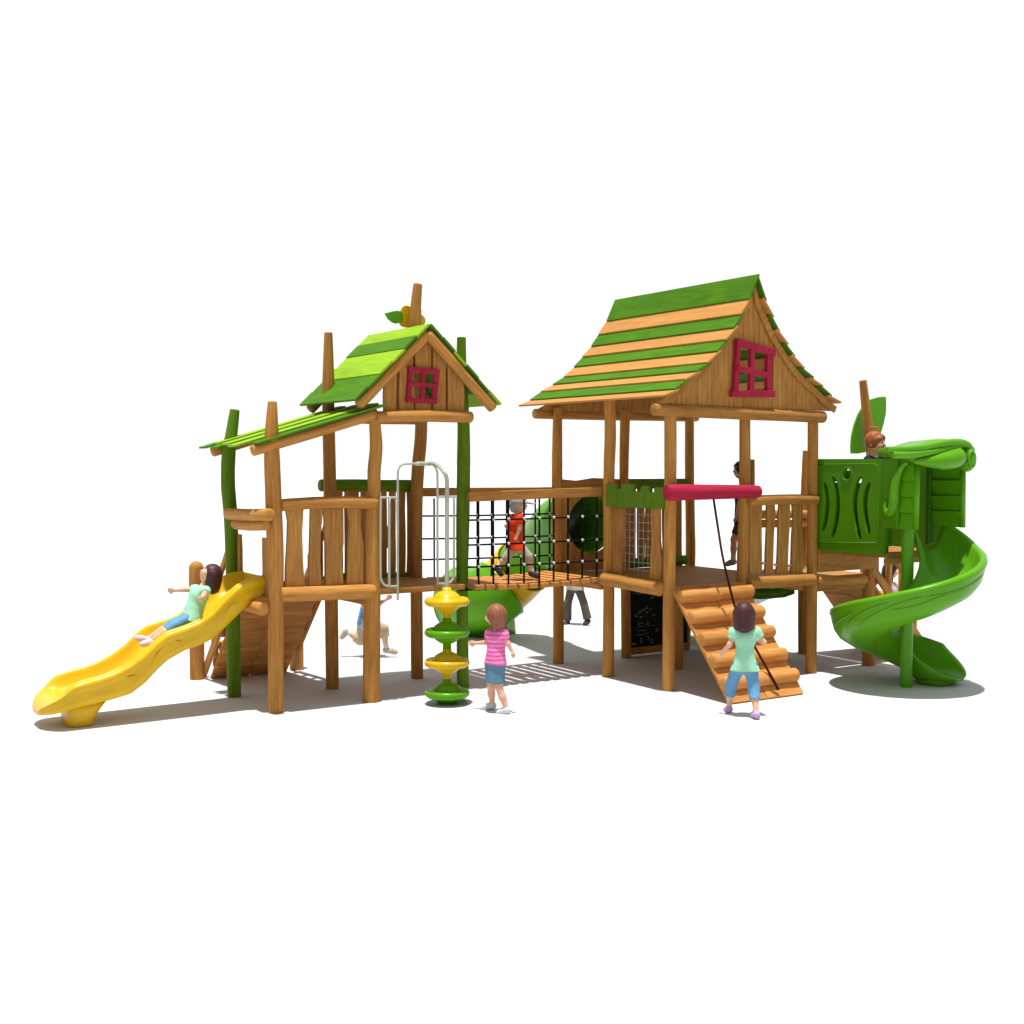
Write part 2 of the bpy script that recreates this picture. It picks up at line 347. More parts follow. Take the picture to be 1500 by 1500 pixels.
for L_, R_ in (([(468, 255), (480, 330), (478, 430), (468, 600), (466, 715)], [(573, 255), (565, 400), (570, 560), (580, 715)]),
               ([(612, 255), (608, 420), (603, 600), (602, 715)], [(688, 255), (672, 400), (670, 560), (680, 715)]),
               ([(690, 255), (692, 360), (705, 500), (703, 640), (697, 715)], [(803, 255), (805, 450), (795, 560), (805, 715)]),
               ([(828, 255), (838, 330), (830, 480), (825, 620), (820, 715)], [(905, 255), (903, 360), (920, 480), (918, 715)])):
    picket(zp(L_+R_[::-1], (300, 680), 3.947, -.055), (0, .04, 0), T1)
# slide entry on the left edge: two top logs, side planks, deck logs
log('entry_log', PX(335, 752.5, -.17), PX(394, 754, -.15), .068, 'wood', T1, bend=-.01)
log('entry_log', PX(345, 768, -.16), PX(389, 769.5, -.14), .057, 'wood', T1, bend=-.01)
for yy, ww in ((1.03, .14), (.18, .15)):
    picket(wavy((-.03, yy, 1.25), (-.03, yy, 1.90), ww, (0, 1, 0)), (.04, 0, 0), T1)
log('deck_log', (-.13, -.02, 1.145), (-.13, 1.2, 1.145), .075, 'wood', T1)
log('deck_log', (1.2, -.0, 1.15), (1.2, 1.15, 1.15), .07, 'wood', T1)
# back fence
yb = 1.2
log('fence_rail', PY(470, 711, yb+.05), PY(606, 712, yb+.05), .078, 'green_log', T1)
log('fence_rail', PY(486, 848, yb+.05), PY(606, 846, yb+.05), .07, 'green_log', T1)
for x0, x1 in ((488, 502), (506, 525), (529, 548), (559, 567), (571, 580), (583, 594), (597, 607)):
    a = PY((x0+x1)/2, 846, yb); b = PY((x0+x1)/2, 712, yb)
    picket(wavy(a, b, (x1-x0)/PXM(a)*1.15, (1, 0, 0), .008), (0, .035, 0), T1)
deck('back_beam', .05, 2.4, yb-.03, yb+.07, 1.22, T1, n=1, th=.14)
# beams at the eaves
log('roof_beam', PY(553, 611, -.09), PY(689, 611, -.09), .068, 'wood', T1, bend=.012)
log('roof_beam', (1.1, 1.2, 3.27), (2.5, 1.2, 3.27), .065, 'wood', T1)
log('roof_beam', (1.2, .0, 3.29), (1.2, 1.3, 3.29), .06, 'wood', T1)
log('roof_beam', (2.4, .0, 3.29), (2.4, 1.3, 3.29), .06, 'wood', T1)
# lean-to roof
ZA, ZB = 2.935, 3.375          # low and high ends
def lz(x): return ZA+(x+.22)/(1.30+.22)*(ZB-ZA)
npl = 7; y0, y1 = -.16, 1.38; hw = (y1-y0)/npl
for i in range(npl):
    yc = y0+hw*(i+.5); xs = -.22+random.uniform(-.10, .05)-.02*i*.6
    if i == 0: xs = -.235
    if i == 1: xs = -.40
    xe = 1.31; mat = 'roof_green' if i % 2 == 0 else 'lime'; up = .0 if i % 2 == 0 else .022
    a, b = V((xs, yc, lz(xs)+up)), V((xe, yc, lz(xe)+up)); d = (b-a).normalized(); n = V((-d.z, 0, d.x))
    if n.z < 0: n = -n
    MB().box((a+b)/2, (b-a).length, hw*1.06, .022, d, (0, 1, 0), n, grain=d).build('roof_plank', mat, T1, smooth=False, bevel=.004)
for yy in (-.05, 1.22):
    log('rafter', (-.24, yy, lz(-.24)-.075), (1.22, yy, lz(1.22)-.075), .062, 'wood', T1)
# gable roof (ridge runs front to back)
RX, RZ = 1.86, 4.30; EL = (.93, 3.405); ER = (2.80, 3.405)
GF, GB = -.17, 1.40
def slope(e, mats, parent, wd=.028):
    d = V((e[0]-RX, 0, e[1]-RZ)); Ln = d.length; d.normalize(); nrm = V((d.z, 0, -d.x)); nrm = nrm if nrm.z > 0 else -nrm
    n = len(mats); h = Ln/n
    for i, m in enumerate(mats):
        lift = .013+(.010 if i % 2 else 0)
        c = V((RX, 0, RZ))+d*(h*(i+.5)); tilt = nrm*lift
        ya, yb_ = GF+random.uniform(-.012, .012), GB+random.uniform(-.02, .02)
        MB().box(c+tilt+V((0, (ya+yb_)/2, 0)), h*1.04, yb_-ya, wd, d, (0, 1, 0), nrm, grain=(0, 1, 0)).build('roof_plank', m, parent, smooth=False, bevel=.004)
slope(EL, ['lime', 'roof_green', 'lime', 'lime', 'roof_green', 'roof_green'], T1)
slope(ER, ['roof_green', 'roof_green', 'lime', 'roof_green', 'roof_green', 'lime'], T1)
for yy in (-.09, 1.26):
    for e, sgn in ((EL, -1), (ER, 1)):
        d = V((e[0]-RX, 0, e[1]-RZ)).normalized(); a = V((RX, yy, RZ-.095)); ln = 1.20
        if e is ER: yq = yy-.03
        else: yq = yy
        log('rafter', V((a.x, yq, a.z)), V((a.x, yq, a.z))+d*ln, .062, 'wood', T1)
# gable planks, with an opening behind the window
gw = thing  # (alias unused)
gab = MB(); OX0, OX1 = PY(606, 560, -.02).x, PY(639, 560, -.02).x; OZ0, OZ1 = PY(620, 585, -.02).z, PY(620, 543, -.02).z
def gz(x): return RZ-.11-abs(x-RX)*.96
edges = [(562, 580.6), (584.2, 605.4), (608.2, 631.4), (634.2, 652.6), (655.2, 679)]
for a, b in edges:
    x0, x1 = PY(a, 595, -.02).x, PY(b, 595, -.02).x
    zb = 3.30; xm = (x0+x1)/2
    tp = [(x0+random.uniform(-.006, .012), gz(x0)), (x1-random.uniform(-.006, .012), gz(x1))]
    if x0 < RX < x1: tp.insert(1, (RX, gz(RX)))
    zm = min(gz(x0), gz(x1))
    def full(xa, xb, z0, top):
        poly = [V((xa, -.03, z0)), V((xa+(random.uniform(-.009, .009)), -.03, (z0+zm)/2))]+[V((x, -.03, z)) for x, z in top]+[V((xb+(random.uniform(-.009, .009)), -.03, (z0+zm)/2)), V((xb, -.03, z0))]
        gab.prism(poly, (0, .03, 0))
    if x1 < OX0+.01 or x0 > OX1-.01: full(x0, x1, zb, tp)
    else:
        gab.prism([V((x0, -.03, zb)), V((x0, -.03, OZ0)), V((x1, -.03, OZ0)), V((x1, -.03, zb))], (0, .03, 0))
        gab.prism([V((x0, -.03, OZ1))]+[V((x, -.03, z)) for x, z in tp]+[V((x1, -.03, OZ1))], (0, .03, 0))
        if x0 < OX0-.02: gab.prism([V((x0, -.03, OZ0)), V((x0, -.03, OZ1)), V((OX0, -.03, OZ1)), V((OX0, -.03, OZ0))], (0, .03, 0))
        if x1 > OX1+.02: gab.prism([V((OX1, -.03, OZ0)), V((OX1, -.03, OZ1)), V((x1, -.03, OZ1)), V((x1, -.03, OZ0))], (0, .03, 0))
for a in (582.4, 606.8, 632.8, 653.9):  # strips added behind the plank gaps so the gaps look dark
    xq = PY(a, 595, .02).x; zt = gz(xq)-.04
    for z0, z1 in (((3.29, OZ0), (OZ1, zt)) if OX0 < xq < OX1 else ((3.29, zt),)): gab.box((xq, .035, (z0+z1)/2), .09, .02, z1-z0)
gable1 = gab.build('gable_wall', 'wood_plank', T1, smooth=False, bevel=.004)
def window(parent, Y, bars, o, s, th=.05):
    m = MB()
    for i, b in enumerate(bars):
        m.prism([PY(o[0]+x/s, o[1]+y/s, Y-.004*i) for x, y in b], (0, th, 0), grain=(1, 0, .1) if i % 2 else (0, 0, 1))
    return m.build('window_frame', 'crimson', parent, smooth=False, bevel=.006)
window(gable1, -.075, [[(597, 683), (625, 690), (610, 945), (582, 945)], [(785, 705), (822, 708), (802, 958), (772, 950)], [(595, 681), (828, 708), (820, 742), (598, 722)], [(582, 910), (805, 922), (803, 958), (583, 947)],
                       [(697, 700), (720, 703), (708, 945), (685, 943)], [(595, 800), (805, 808), (803, 838), (592, 824)]], (480, 400), 5)
# flower and leaf behind the tall back post
fc = PY(604, 466, E_.y+.11); fl = MB(); pts = []
for k in range(60):
    a = 2*math.pi*k/60; r = .165*(1+.30*abs(math.cos(2.5*a+.5))-.18); pts.append(fc+V((r*math.cos(a)*1.05, 0, r*math.sin(a))))
fl.prism(pts, (0, .03, 0)).build('flower_ornament', 'yellow', T1, smooth=False, bevel=.006)
lf = [(420, 292), (440, 290), (475, 280), (510, 274), (540, 280), (555, 300), (553, 335), (535, 360), (505, 371), (475, 362), (448, 340), (430, 315)]
MB().prism(zp(lf, (480, 400), 5, E_.y+.09), (0, .025, 0)).build('leaf_ornament', 'gplastic', T1, smooth=False, bevel=.006)
# entry hoops of pale pipe on the front edge
def P1(x, y, Y=-.14): return PY(540+x/3.75, 660+y/3.75, Y)
pr = .0135
def pipe(pts, r=pr, parent=T1, name='pipe_rail'): return MB().tube(pts, r, seg=10, ends='flat', smooth=5).build(name, 'pipe', parent)
pipe([P1(160, 822), P1(160, 500), P1(160, 140), P1(162, 110), P1(175, 84), P1(200, 74), P1(260, 72), P1(330, 72), P1(355, 80), P1(372, 105), P1(378, 140), P1(378, 400), P1(379, 738)])
pipe([P1(68, 258), P1(66, 300), P1(65, 500), P1(66, 680), P1(72, 718), P1(90, 740), P1(120, 746), P1(160, 745)])
pipe([P1(66, 258), P1(113, 258), P1(160, 258)]); pipe([P1(113, 258), P1(113, 500), P1(113, 742)], r=.016)
pipe([P1(378, 254), P1(430, 254), P1(484, 253)]); pipe([P1(470, 254), P1(469, 500), P1(467, 680), P1(458, 712), P1(435, 728), P1(380, 732)])

# ------------------------------------------------------------------ disc climber
sp = PZ(655, 1031)
DC = thing('disc_climber', 'climbing pole with four stacked yellow and green discs and a round base plate', 'climbing pole', sp)
def P2(x, y): return PY(540+x/3.75, 660+y/3.75, sp.y)
top = P2(430, 200); arch = P1(268, 72)
MB().tube([sp, V((sp.x, sp.y, 1.2)), P2(430, 300), P2(430, 170), P2(415, 120), (P2(380, 76)+P1(360, 74))/2, P1(330, 72), P1(268, 72)], .025, seg=12, ends='flat', smooth=5).build('pole', 'pipe', DC)
MB().tube([P1(255, 74), P1(290, 74)], .021, seg=12, ends='flat', smooth=0).build('pipe_clamp', 'pipe', DC)
MB().lathe([(.0, 0), (.235, 0), (.24, .006), (.235, .014), (.03, .018), (.0, .018)], (sp.x, sp.y, .002), 48).build('base_plate', 'plate', DC, sharp=True)
dz = [P2(435, y).z for y in (829, 998, 1164, 1331)]
prof = [(.045, -.20), (.046, -.14), (.085, -.122), (.125, -.09), (.152, -.06), (.175, -.052), (.215, -.05), (.24, -.03), (.25, 0), (.241, .028), (.218, .047), (.19, .044), (.166, .03), (.152, .055), (.132, .085), (.10, .11), (.066, .126), (.05, .136), (.046, .175)]
for z, m in zip(dz, ('yellow', 'gplastic', 'yellow', 'gplastic')):
    MB().lathe([(r*1.03, h*.92) for r, h in prof], (sp.x, sp.y, z), 44).build('disc', m, DC)

# ------------------------------------------------------------------ yellow wave slide
WS = thing('wave_slide', 'yellow wavy plastic slide down the left end, a girl on it', 'slide', (-2.0, .59, 0))
sx = [0.0, -.06, -.18, -.337, -.47, -.606, -.75, -.908, -1.107, -1.22, -1.341, -1.49, -1.642, -1.82, -1.993, -2.07, -2.12, -2.17, -2.23, -2.29, -2.345, -2.37]
sz = [1.468, 1.468, 1.45, 1.375, 1.265, 1.125, 1.03, .975, .925, .85, .735, .635, .565, .515, .485, .462, .43, .375, .325, .285, .235, .19]
sh = [.21]*14+[.20, .175, .13, .065, .02, .005, .0, .0]
sb = [1.255, 1.25, 1.18, 1.035, .92, .81, .745, .71, .615, .52, .40, .30, .265, .235, .215, .20, .19, .18, .165, .15, .14, .14]
secs = []; nn = 72
for i in range(nn):
    t = i/(nn-1)*(len(sx)-1); ii = np.arange(len(sx)); x = interp(ii, sx, t); zr = interp(ii, sz, t); h = interp(ii, sh, t); bt = interp(ii, sb, t)
    wv = .03*math.sin(x*13); k = 1.0 if x > -2.15 else max(.38, math.sqrt(max(0, 1-((-2.15-x)/.235)**2))); W = .34; zf = zr-h; q = h/.21
    half = [(W+.028, bt+.02), (W+.042, bt+.35*(zr-bt)+wv*.3), (W+.024, zr-.115*q), (W+.060, zr-.085*q), (W+.070, zr-.042*q), (W+.052, zr-.006*q), (W+.022, zr+.004*q), (W+.012, zr-.010*q), (W+.002, zr+.008*q), (W-.018, zr+.014*q), (W-.036, zr), (W-.048, zr-.04*q), (W-.075, zf+.09*q), (W-.12, zf+.03*q), (W-.2, zf+.005)]
    ring = [V((x, .59-a*k, b)) for a, b in half]+[V((x, .59, zf))]+[V((x, .59+a*k, b)) for a, b in half[::-1]]+[V((x, .59+W*.6*k, bt)), V((x, .59-W*.6*k, bt))]
    secs.append(ring)
ss = MB().sweep(secs).build('slide_chute', 'yellow', WS)
foot = []
for z, ex, ey, cx in ((0, .135, .21, -1.96), (.02, .145, .225, -1.96), (.08, .15, .23, -1.955), (.16, .175, .25, -1.93), (.24, .21, .27, -1.90)):
    foot.append([V((cx+ex*math.copysign(abs(math.cos(a))**.6, math.cos(a)), .55+ey*math.copysign(abs(math.sin(a))**.6, math.sin(a)), z)) for a in [2*math.pi*k/28 for k in range(28)]])
MB().sweep(foot).build('slide_foot', 'yellow', WS)
MB().box((.0, .59, 1.36), .02, .80, .22, Z=(0, 0, 1)).build('slide_flange', 'yellow', WS, smooth=False, bevel=.008)
# raised swirl lines moulded on the near side of the chute
for xa0, xa1, off, am in ((-.30, -.78, .20, .045), (-.95, -1.55, .15, .05)):
    q = []
    for k in range(9):
        x = xa0+(xa1-xa0)*k/8; zr = interp(sx[::-1], sz[::-1], x); bt = interp(sx[::-1], sb[::-1], x); q.append(V((x, .59-.366, max(bt+.05, zr-off+am*math.sin(k*.9)))))
    MB().tube(q, .012, seg=8, smooth=4).build('moulded_line', 'yellow', WS)

# ------------------------------------------------------------------ rope bridge
BR = thing('rope_bridge', 'rope-net bridge with slatted floor joining the two towers', 'bridge', (3.4, .5, 0))
YF, YBk = -.02, 1.10
def beam(name, a, b, w_, h_, parent, mat='wood'):
    a, b = V(a), V(b); d = (b-a).normalized(); s_ = V((-d.y, d.x, 0)).normalized(); u_ = d.cross(s_)
    return MB().box((a+b)/2, (b-a).length, w_, h_, d, s_, u_, grain=d).build(name, mat, parent, smooth=False, bevel=.006)
beam('handrail', PY(686, 728, YF), PY(884, 720, YF), .07, .115, BR); beam('handrail', PY(612, 721, YBk), PY(816, 719.5, YBk), .07, .11, BR)
xa, xb_ = 2.50, 4.38
nsl = 12
for i in range(nsl):
    t = (i+.5)/nsl; x = xa+(xb_-xa)*t; z = 1.275-.03*math.sin(math.pi*t)
    MB().box((x, .53, z-.035), (xb_-xa)/nsl*.74, 1.24+random.uniform(-.03, .03), .06, grain=(0, 1, 0)).build('floor_slat', 'ramp_wood', BR, smooth=False, bevel=.006)
for yy in (.12, .95): MB().tube([(2.42, yy, 1.2), (3.4, yy, 1.175), (4.46, yy, 1.2)], .016, seg=8).build('floor_cable', 'rope', BR)
def net(xs, rows, Y, zt, parent):
    """xs: pixel columns on the middle row; rows: ((x, y), (x, y)) ends of the horizontal ropes"""
    H = [[PY(*a, Y), PY(*b, Y)] for a, b in rows]
    kn = MB()
    for a, b in H:
        MB().tube([a, (a+b)/2-V((0, 0, .008)), b], .0115, seg=8, ends='flat').build('net_rope', 'rope', parent)
    for x in xs:
        P = []
        for a, b in H:
            pa = PY(x, 780, Y); t = (pa.x-a.x)/(b.x-a.x); p = a.lerp(b, t); P.append(p)
            if -.02 < t < 1.02: kn.ball(p+V((0, -.004, 0)), .02, seg=8)
        zf = 1.24
        MB().tube([V((P[0].x, Y, zt)), P[0]+V((0, 0, .0)), P[1], P[2], V((P[-1].x, Y, zf-.05))], .0125, seg=8, ends='flat', smooth=2).build('net_rope', 'rope', parent)
    o = kn.build('rope_connectors', 'knot', parent); return o
net([701, 722.7, 744.8, 767.6, 790, 811, 832, 853, 874], [((686, 762), (885, 755.5)), ((686, 798.5), (885, 789.5)), ((686, 831), (885, 820.5))], YF-.02, PY(780, 730, YF).z, BR)
net([636, 656, 677, 699, 720, 742, 763, 784, 805], [((612, 756), (818, 752)), ((612, 789.5), (818, 784.5)), ((612, 820), (818, 813))], YBk, PY(740, 728, YBk).z, BR)

# ------------------------------------------------------------------ right tower
T2 = thing('play_tower', 'larger wooden play tower with steep swept roof striped green and tan', 'play tower', (5.6, -.2, 0))
G = post([(818, 973, 16), (818, 850, 16), (816, 700, 16), (817, 597, 13)], T2)
H = post([(891, 992, 17), (892, 850, 16.5), (892, 700, 16.5), (894, 640, 17), (893, 582, 16)], T2)
I = post([(979, 1013, 18), (980, 900, 18), (981, 800, 18), (982, 700, 18), (982, 602, 18)], T2)
J = post([(1085, 999, 17), (1087, 860, 17), (1089, 780, 17), (1091, 700, 16.5), (1091, 602, 16)], T2)
K = post([(1188, 987, 16), (1190, 800, 15.5), (1191, 604, 15.5)], T2)
L = post([(917.5, 965, 15), (916, 850, 14), (914, 700, 13.5), (916, 600, 15)], T2)
Mp = post([(1003, 953, 14), (1011, 830, 15), (1011, 760, 14), (1010, 690, 14), (1010, 605, 13)], T2)
CT = post([(993.5, 981, 15), (993, 852, 15)], T2)
Np = post([(1176, 959, 14), (1176, 850, 14), (1178, 760, 14), (1181, 660, 10)], T2)
N2 = post([(1083, 967, 14), (1088, 820, 14), (1098, 740, 14), (1101, 673, 9)], T2)
O = post([(1272, 976, 18), (1272, 850, 18), (1279, 700, 18), (1280, 625, 14)], T2)
XL, XM, XR, XO = 4.46, 5.62, 6.80, 7.95
Z2 = 1.24
deck('deck', XL+.02, XM, -1.30, -.14, Z2, T2); deck('deck', XL+.02, XM, -.13, 1.02, Z2, T2)
deck('deck', XM+.005, XR-.04, -1.30, -.14, Z2, T2); deck('deck', XM+.005, XR-.04, -.13, 1.02, Z2, T2); deck('deck', XR-.03, XO, -1.28, -.12, Z2, T2)
log('deck_log', PX(886, 848, XL-.1), PX(967, 863, XL-.1), .085, 'wood', T2)
log('deck_log', (XL-.02, .0, 1.17), (XL-.02, 1.08, 1.17), .075, 'wood', T2)
log('deck_log', PY(1098, 854, -1.40), PY(1190, 849, -1.40), .076, 'wood', T2)
log('fence_rail', PY(1098, 734, -1.40), PY(1196, 732, -1.40), .068, 'wood', T2, r2=.062, bend=.012)
log('deck_log', PY(1198, 851, -1.38), PY(1266, 848.5, -1.38), .065, 'wood', T2)
log('deck_log', (XM, -1.2, 1.12), (XM, 1.0, 1.12), .065, 'wood', T2); log('deck_log', (XR, -1.2, 1.12), (XR, 1.0, 1.12), .065, 'wood', T2)
log('deck_log', (XL, 1.04, 1.12), (XR, 1.04, 1.12), .07, 'wood', T2); log('deck_log', (XL, -1.30, 1.10), (XM, -1.30, 1.10), .07, 'wood', T2)
MB().box((XR+.62, -1.33, 1.095), 1.05, .03, .09).build('fascia_board', 'wood_plank', T2, smooth=False, bevel=.004)
for L_, R_ in (([(270, 660), (265, 900), (260, 1140), (262, 1370)], [(390, 660), (385, 800), (384, 1000), (388, 1200), (385, 1370)]),
               ([(437, 660), (438, 900), (428, 1130), (420, 1370)], [(512, 660), (522, 760), (505, 1000), (500, 1200), (498, 1370)]),
               ([(563, 660), (552, 800), (550, 1050), (545, 1200), (532, 1370)], [(668, 660), (668, 850), (655, 1030), (648, 1200), (645, 1370)]),
               ([(690, 660), (705, 800), (690, 1000), (685, 1200), (675, 1370)], [(795, 660), (790, 900), (800, 1100), (795, 1370)])):
    picket(zp(L_+R_[::-1], (1060, 640), 6.82, -1.37), (0, .04, 0), T2)
caps = MB()
for x, y in ((397, 1262), (518, 1278), (660, 1290), (810, 1304)): MB().box(zp([(x, y)], (1060, 640), 6.82, -1.335)[0], .03, .03, .035).build('bracket', 'cap', T2, smooth=False, bevel=.003)
# logs over the back slide's entry
log('entry_log', PY(1087, 754, -.15), PY(1180, 753, -.15), .06, 'wood', T2); log('entry_log', PY(1087, 767, -.15), PY(1180, 767, -.15), .055, 'wood', T2)
# left side of the front bay: battlement board, planks, wire grid
def zx(pts, X, o=(880, 690), s=8.333): return [PX(o[0]+x/s, o[1]+y/s, X) for x, y in pts]
XB = XL-.085
MB().prism(zx([(65, 160), (180, 156), (182, 214), (243, 216), (250, 156), (392, 157), (395, 246), (480, 256), (490, 186), (535, 176), (582, 188), (592, 256), (650, 264), (656, 196), (760, 192), (760, 466), (65, 436)], XB), (.045, 0, 0)).build('battlement_board', 'green_log', T2, smooth=False, bevel=.005)
for q in ([(135, 440), (140, 800), (132, 1275), (252, 1290), (250, 1000), (272, 700), (277, 445)], [(605, 450), (615, 800), (600, 1100), (595, 1330), (725, 1340), (735, 1100), (705, 800), (708, 455)]):
    picket(zx(q, XB+.05), (.04, 0, 0), T2)
wg = MB()
for x in (300, 355, 413, 467, 522, 580): wg.tube(zx([(x, 440), (x-5, 1320)], XB+.07), .003, seg=6, ends='flat', smooth=0)
for y in (520, 615, 712, 805, 900, 1000, 1095, 1190): wg.tube(zx([(245, y), (610, y+18+(y-520)*.03)], XB+.07), .003, seg=6, ends='flat', smooth=0)
wg.build('wire_grid', 'mesh_wire', T2)
# back side: panel with round hole (left bay), picket fence (right bay)
hc = V(((XL+XM)/2, 1.02, PY(865, 768, 1.02).z)); hr = .40; m = MB(); n = 48
x0, x1, z0, z1 = XL+.06, XM-.06, Z2, 2.46
hole = [hc+V((hr*math.cos(2*math.pi*k/n), 0, hr*math.sin(2*math.pi*k/n))) for k in range(n)]
outer = []
for k in range(n):
    a = 2*math.pi*k/n; c, s_ = math.cos(a), math.sin(a); tt = 9
    if c > 1e-6: tt = min(tt, (x1-hc.x)/c)
    if c < -1e-6: tt = min(tt, (x0-hc.x)/c)
    if s_ > 1e-6: tt = min(tt, (z1-hc.z)/s_)
    if s_ < -1e-6: tt = min(tt, (z0-hc.z)/s_)
    outer.append(hc+V((c*tt, 0, s_*tt)))
t_ = V((0, .035, 0))
vs = hole+outer+[p+t_ for p in hole]+[p+t_ for p in outer]; fs = []
for k in range(n):
    j = (k+1) % n
    fs += [(k, j, n+j, n+k), (2*n+k, 3*n+k, 3*n+j, 2*n+j), (k, 2*n+k, 2*n+j, j), (n+k, n+j, 3*n+j, 3*n+k)]
m.add(vs, fs); m.build('hole_panel', 'wood_plank', T2, smooth=False)
picket([PY(823, 722, .985), PY(823, 702, .985), PY(845, 704, .985), PY(870, 700, .985), PY(912, 702, .985), PY(912, 722, .985)], (0, .03, 0), T2, name='top_board', grain=(1, 0, 0))
log('fence_rail', PY(908, 709, 1.0), PY(1006, 708, 1.0), .07, 'green_log', T2); log('fence_rail', PY(912, 826, 1.0), PY(1004, 820, 1.0), .07, 'green_log', T2)
for x0, x1 in ((921, 932), (934, 945), (946, 957), (959, 969), (971, 984), (986, 1000)):
    a = PY((x0+x1)/2, 830, .97); b = PY((x0+x1)/2, 712, .97); picket(wavy(a, b, (x1-x0)/PXM(a)*1.2, (1, 0, 0), .008), (0, .03, 0), T2)
# crimson log across the front
log('crimson_log', PY(979, 721.5, -1.50), PY(1110, 720, -1.50), .098, 'crimson', T2, r2=.078, wob=.02)
# ---- swept roof
YG0, YG1 = -1.55, 1.50
prof_l = [(1112, 402), (1100, 439), (1088, 462), (1078, 482), (1065, 500), (1053, 517), (1038, 534), (1022, 547), (1005, 559), (990, 573), (973, 583)]
PL = [PY(x, y, YG0) for x, y in prof_l]; RX2 = PL[0].x
PR = [V((2*RX2-p.x, p.y, p.z)) for p in PL]
yback = [1.32, 1.34, 1.36, 1.38, 1.40, 1.42, 1.45, 1.48, 1.51, 1.54]
for side, prf in ((-1, PL), (1, PR)):
    for i in range(10):
        a, b = prf[i].copy(), prf[i+1].copy(); mat = 'roof_green' if i % 2 == 0 else 'roof_wood'
        d = V((b.x-a.x, 0, b.z-a.z)); ln = d.length; d.normalize(); nrm = V((d.z, 0, -d.x)); nrm = nrm if nrm.z > 0 else -nrm
        d2 = (d*ln+nrm*.022).normalized(); n2 = V((d2.z, 0, -d2.x)); n2 = n2 if n2.z > 0 else -n2
        y0 = YG0+random.uniform(-.008, .008)+(.03 if side > 0 else 0); y1 = yback[i]
        ex = .05 if i else .0
        c = V(((a.x+b.x)/2, (y0+y1)/2, (a.z+b.z)/2))-d*ex/2+n2*.012
        MB().box(c, ln+ex, y1-y0, .026, d2, (0, 1, 0), n2, grain=(0, 1, 0)).build('roof_plank', mat, T2, smooth=False, bevel=.004)
def roofz(x):
    x = min(x, 2*RX2-x); xs = [p.x for p in PL][::-1]; zs = [p.z for p in PL][::-1]
    return interp(xs, zs, x)
WG = -1.42
wz = 7.5
def wpx(x, y, Y): return PY(1040+x/wz, 460+y/wz, Y)
wx0, wx1 = wpx(320, 600, WG).x, wpx(650, 600, WG).x; wz0, wz1 = wpx(480, 850, WG).z, wpx(480, 400, WG).z
gm2 = MB(); xs = np.arange(PL[-1].x+.03, 2*RX2-PL[-1].x-.03, .083)
for k, xx in enumerate(xs):
    xa_, xb2 = float(xx)+.0015, float(xx)+.0815; zb = 3.39
    za, zc = roofz(xa_)-.045, roofz(xb2)-.045
    if max(za, zc) < zb+.02: continue
    za = max(za, zb+.01); zc = max(zc, zb+.01); top_ = [V((xa_, WG, za))]+([V((RX2, WG, roofz(RX2)-.045))] if xa_ < RX2 < xb2 else [])+[V((xb2, WG, zc))]
    if xb2 < wx0 or xa_ > wx1: gm2.prism([V((xa_, WG, zb))]+top_+[V((xb2, WG, zb))], (0, .03, 0))
    else:
        gm2.prism([V((xa_, WG, zb)), V((xa_, WG, wz0)), V((xb2, WG, wz0)), V((xb2, WG, zb))], (0, .03, 0)); gm2.prism([V((xa_, WG, wz1))]+top_+[V((xb2, WG, wz1))], (0, .03, 0))
gable2 = gm2.build('gable_wall', 'wood_plank', T2, smooth=False, bevel=.003)
window(gable2, WG-.07, [[(305, 270), (345, 285), (318, 850), (268, 850)], [(635, 440), (690, 455), (682, 850), (632, 850)], [(305, 265), (730, 388), (722, 468), (298, 345)], [(250, 838), (720, 840), (720, 912), (250, 910)],
                         [(455, 380), (497, 392), (488, 850), (443, 850)], [(312, 555), (640, 640), (638, 702), (308, 622)]], (1040, 460), 7.5, th=.06)
# barge boards under the roof edge and the beams
for prf, sg in ((PL, -1), (PR, 1)):
    up_, lo_ = [], []
    for i, p in enumerate(prf):
        up_.append(V((p.x, WG-.035, p.z-.028))); q = prf[min(i+1, 10)]-prf[max(i-1, 0)]; nn_ = V((q.z, 0, -q.x)).normalized(); nn_ = nn_ if nn_.z < 0 else -nn_
        lo_.append(V((p.x, WG-.035, p.z-.028))+nn_*.085)
    lo_[0] = V((RX2, WG-.035, prf[0].z-.17))
    MB().prism(up_+lo_[::-1], (0, .03, 0), grain=(.5, 0, .5)).build('barge_board', 'wood_plank', T2, smooth=False, bevel=.004)
log('roof_beam', PY(959, 600, -1.43), PY(1205, 611, -1.43), .075, 'wood', T2)
log('roof_beam', PY(784, 606, 1.20), PY(1020, 611, 1.20), .07, 'wood', T2)
bk = MB().prism([V((p.x, 1.12, p.z-.05)) for p in PL[::-1]]+[V((p.x, 1.12, p.z-.05)) for p in PR[1:]], (0, .03, 0)).build('back_gable_wall', 'wood_plank', T2, smooth=False)
